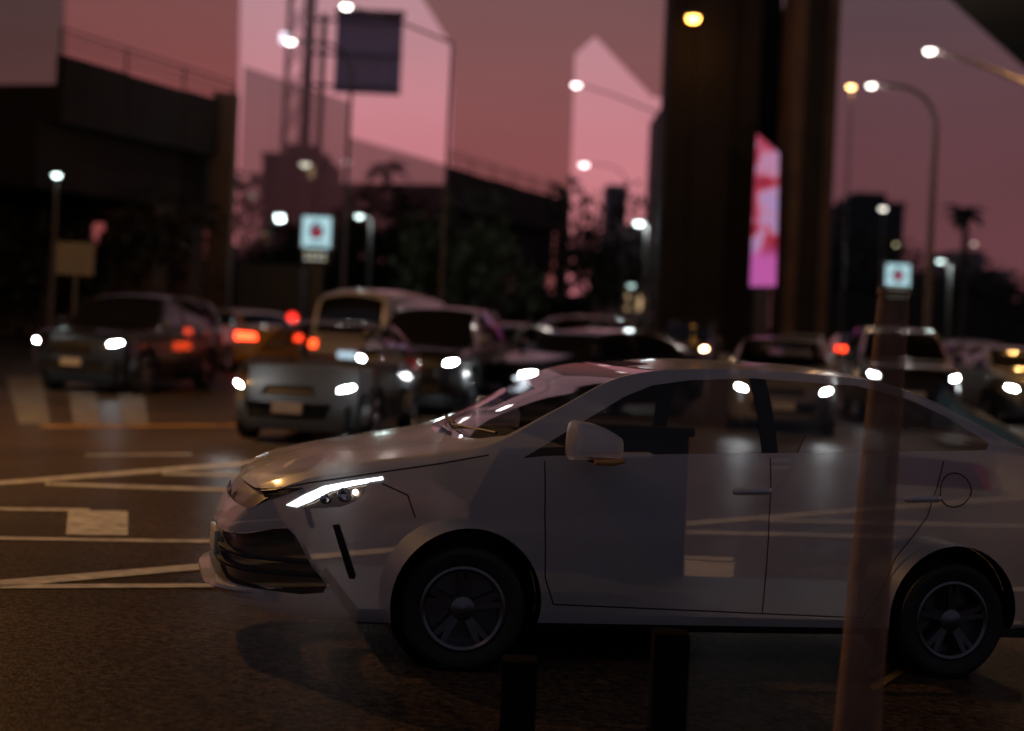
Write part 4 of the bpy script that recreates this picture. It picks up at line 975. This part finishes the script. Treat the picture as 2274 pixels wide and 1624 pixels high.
        MB().tube([(1.46, sg * 1.075, 1.012), (1.54, sg * 1.07, 1.012), (1.61, sg * 1.04, 1.02)], [.012, .016, .01], 8).build('indicator', mat('indicator', (.5, .25, .06), .2), mr)
        for hx in (2.22, 3.12):
            MB().tube([(hx, sg * .872, .885), (hx + .02, sg * .888, .89), (hx + .17, sg * .886, .897), (hx + .19, sg * .866, .9)], [.012, .018, .018, .012], 8).build('door_handle', M['handle'], root)
    MB().tube([(1.12, -.55, 1.085), (1.03, .05, 1.075)], .008, 6).build('wiper', M['black'], root); MB().tube([(1.05, .1, 1.08), (1.10, .6, 1.085)], .008, 6).build('wiper', M['black'], root)
    MB().tube([(3.4 + .085 * math.cos(t), -.864 + .02 * abs(math.sin(t)), .94 + .085 * math.sin(t)) for t in np.linspace(0, 2 * math.pi, 25)], .0035, 5).build('fuel_flap_gap', M['black'], root)
    MB().prism([(1.0, -.62, .75), (1.12, -.66, 1.02), (1.45, -.62, 1.04), (1.55, -.6, .9), (1.5, -.6, .7)], (0, 1.24, 0)).build('dashboard', M['seat'], root)
    return tag(root, 'white four door sedan in front with a lit LED headlight strip, facing the picture edge', 'car')
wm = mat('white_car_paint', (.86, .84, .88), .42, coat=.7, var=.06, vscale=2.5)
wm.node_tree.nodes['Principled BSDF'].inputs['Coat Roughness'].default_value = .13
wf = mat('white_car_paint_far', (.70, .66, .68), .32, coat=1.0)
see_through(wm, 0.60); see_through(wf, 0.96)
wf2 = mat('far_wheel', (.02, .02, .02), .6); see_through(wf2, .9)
hero()

# ------------------------------------------------------------------ things close to the camera
see_through(M['postc'], .45)
def post():
    D = 5.55; b0 = at(1893, 1700, D); t0 = at(1982, 650, D); r = empty('leaning_post', (b0.x, D, gz(b0.x, D)))
    d = (t0 - b0); d = d * ((t0.z - gz(b0.x, D)) / d.z)
    MB().tube([(0, 0, -.02), d * .5, d * .98, d], [.088, .07, .056, .05], 20).build('shaft', M['postc'], r)
    MB().tube([d * .995, d * 1.008], [.06, .058], 20).build('cap', M['postc'], r)
    return tag(r, 'leaning concrete post in front of the rear door of the white sedan', 'post')
post()
M['leg_black'] = mat('silhouette_black', (.005, .0045, .004), .95, spec=.05)  # near black for short posts standing in for the dark board's ghosted legs
see_through(M['leg_black'], .3)
def board_leg(px, ytop, D, w, label, wt=1.0):
    t0 = at(px, ytop, D); gzz = gz(t0.x, D); r = empty('board_leg', (t0.x, D, gzz))
    MB().box((-w, -w, 0), (w, w, t0.z - gzz), taper=wt).build('shaft', M['leg_black'], r, bevel=.008)
    MB().box((-w - .02, -w - .02, 0), (w + .02, w + .02, .03)).build('foot', M['leg_black'], r, bevel=.004)
    return tag(r, label, 'board_leg', 'low dark stand-ins for board legs')
board_leg(1155, 1462, 6.05, .068, 'low dark stand-in for a board leg below the front wheel of the white sedan')
board_leg(1490, 1402, 6.05, .068, 'low dark stand-in for a board leg below the front door of the white sedan')
# blue tarpaulin at the right
P = [on_ground(2110, 985), on_ground(2330, 1010)]; r = empty('blue_tarpaulin', P[0])
e = P[1] - P[0]
vs = []; fs = []; n = 14
for j in range(n + 1):
    for i in range(n + 1):
        u, v = i / n, j / n; h_ = (1 - u) * .75 + .05; zz = h_ * math.sin(math.pi * (0.08 + .84 * v)) + .03 * math.sin(9 * u + 5 * v) * math.sin(math.pi * v)
        vs.append((e.x * u, e.y * u + 1.4 * v - .2, max(.01, zz)))
for j in range(n):
    for i in range(n): a = j * (n + 1) + i; fs.append((a, a + 1, a + n + 2, a + n + 1))
MB().add(vs, fs).build('sheet', mat('blue_sheet', (.05, .12, .22), .5, var=.2, vscale=3), r, smooth=60)
tag(r, 'blue tarpaulin heap on the road at the right edge', 'tarpaulin')

M['cab'] = mat('board_black', (.006, .006, .008), .8, spec=.1)  # dark board placed as a blocker, darkening the see-through doors before it
a, b = at(1046, 1000, 9.45), at(1530, 1000, 9.45); zt = at(1300, 930, 9.45).z; r = empty('dark_board', ((a.x + b.x) / 2, 9.45, gz(.5, 9.45))); w = (b.x - a.x) / 2
MB().box((-w, 0, .12), (w, .4, zt - .05)).build('case', M['cab'], r, bevel=.015); MB().box((-w - .03, -.03, zt - .05), (w + .03, .43, zt)).build('lid', M['cab'], r, bevel=.01); MB().box((-w * .96, .03, 0), (w * .96, .37, .12)).build('plinth', M['cab'], r, smooth=0)
for x in (-w * .5, w * .5): MB().box((x - w * .48, -.02, .16), (x + w * .48, .0, zt - .08)).build('door', M['cab'], r, bevel=.005)
tag(r, 'wide dark board placed behind the front doors of the white sedan to darken them', 'dark board')
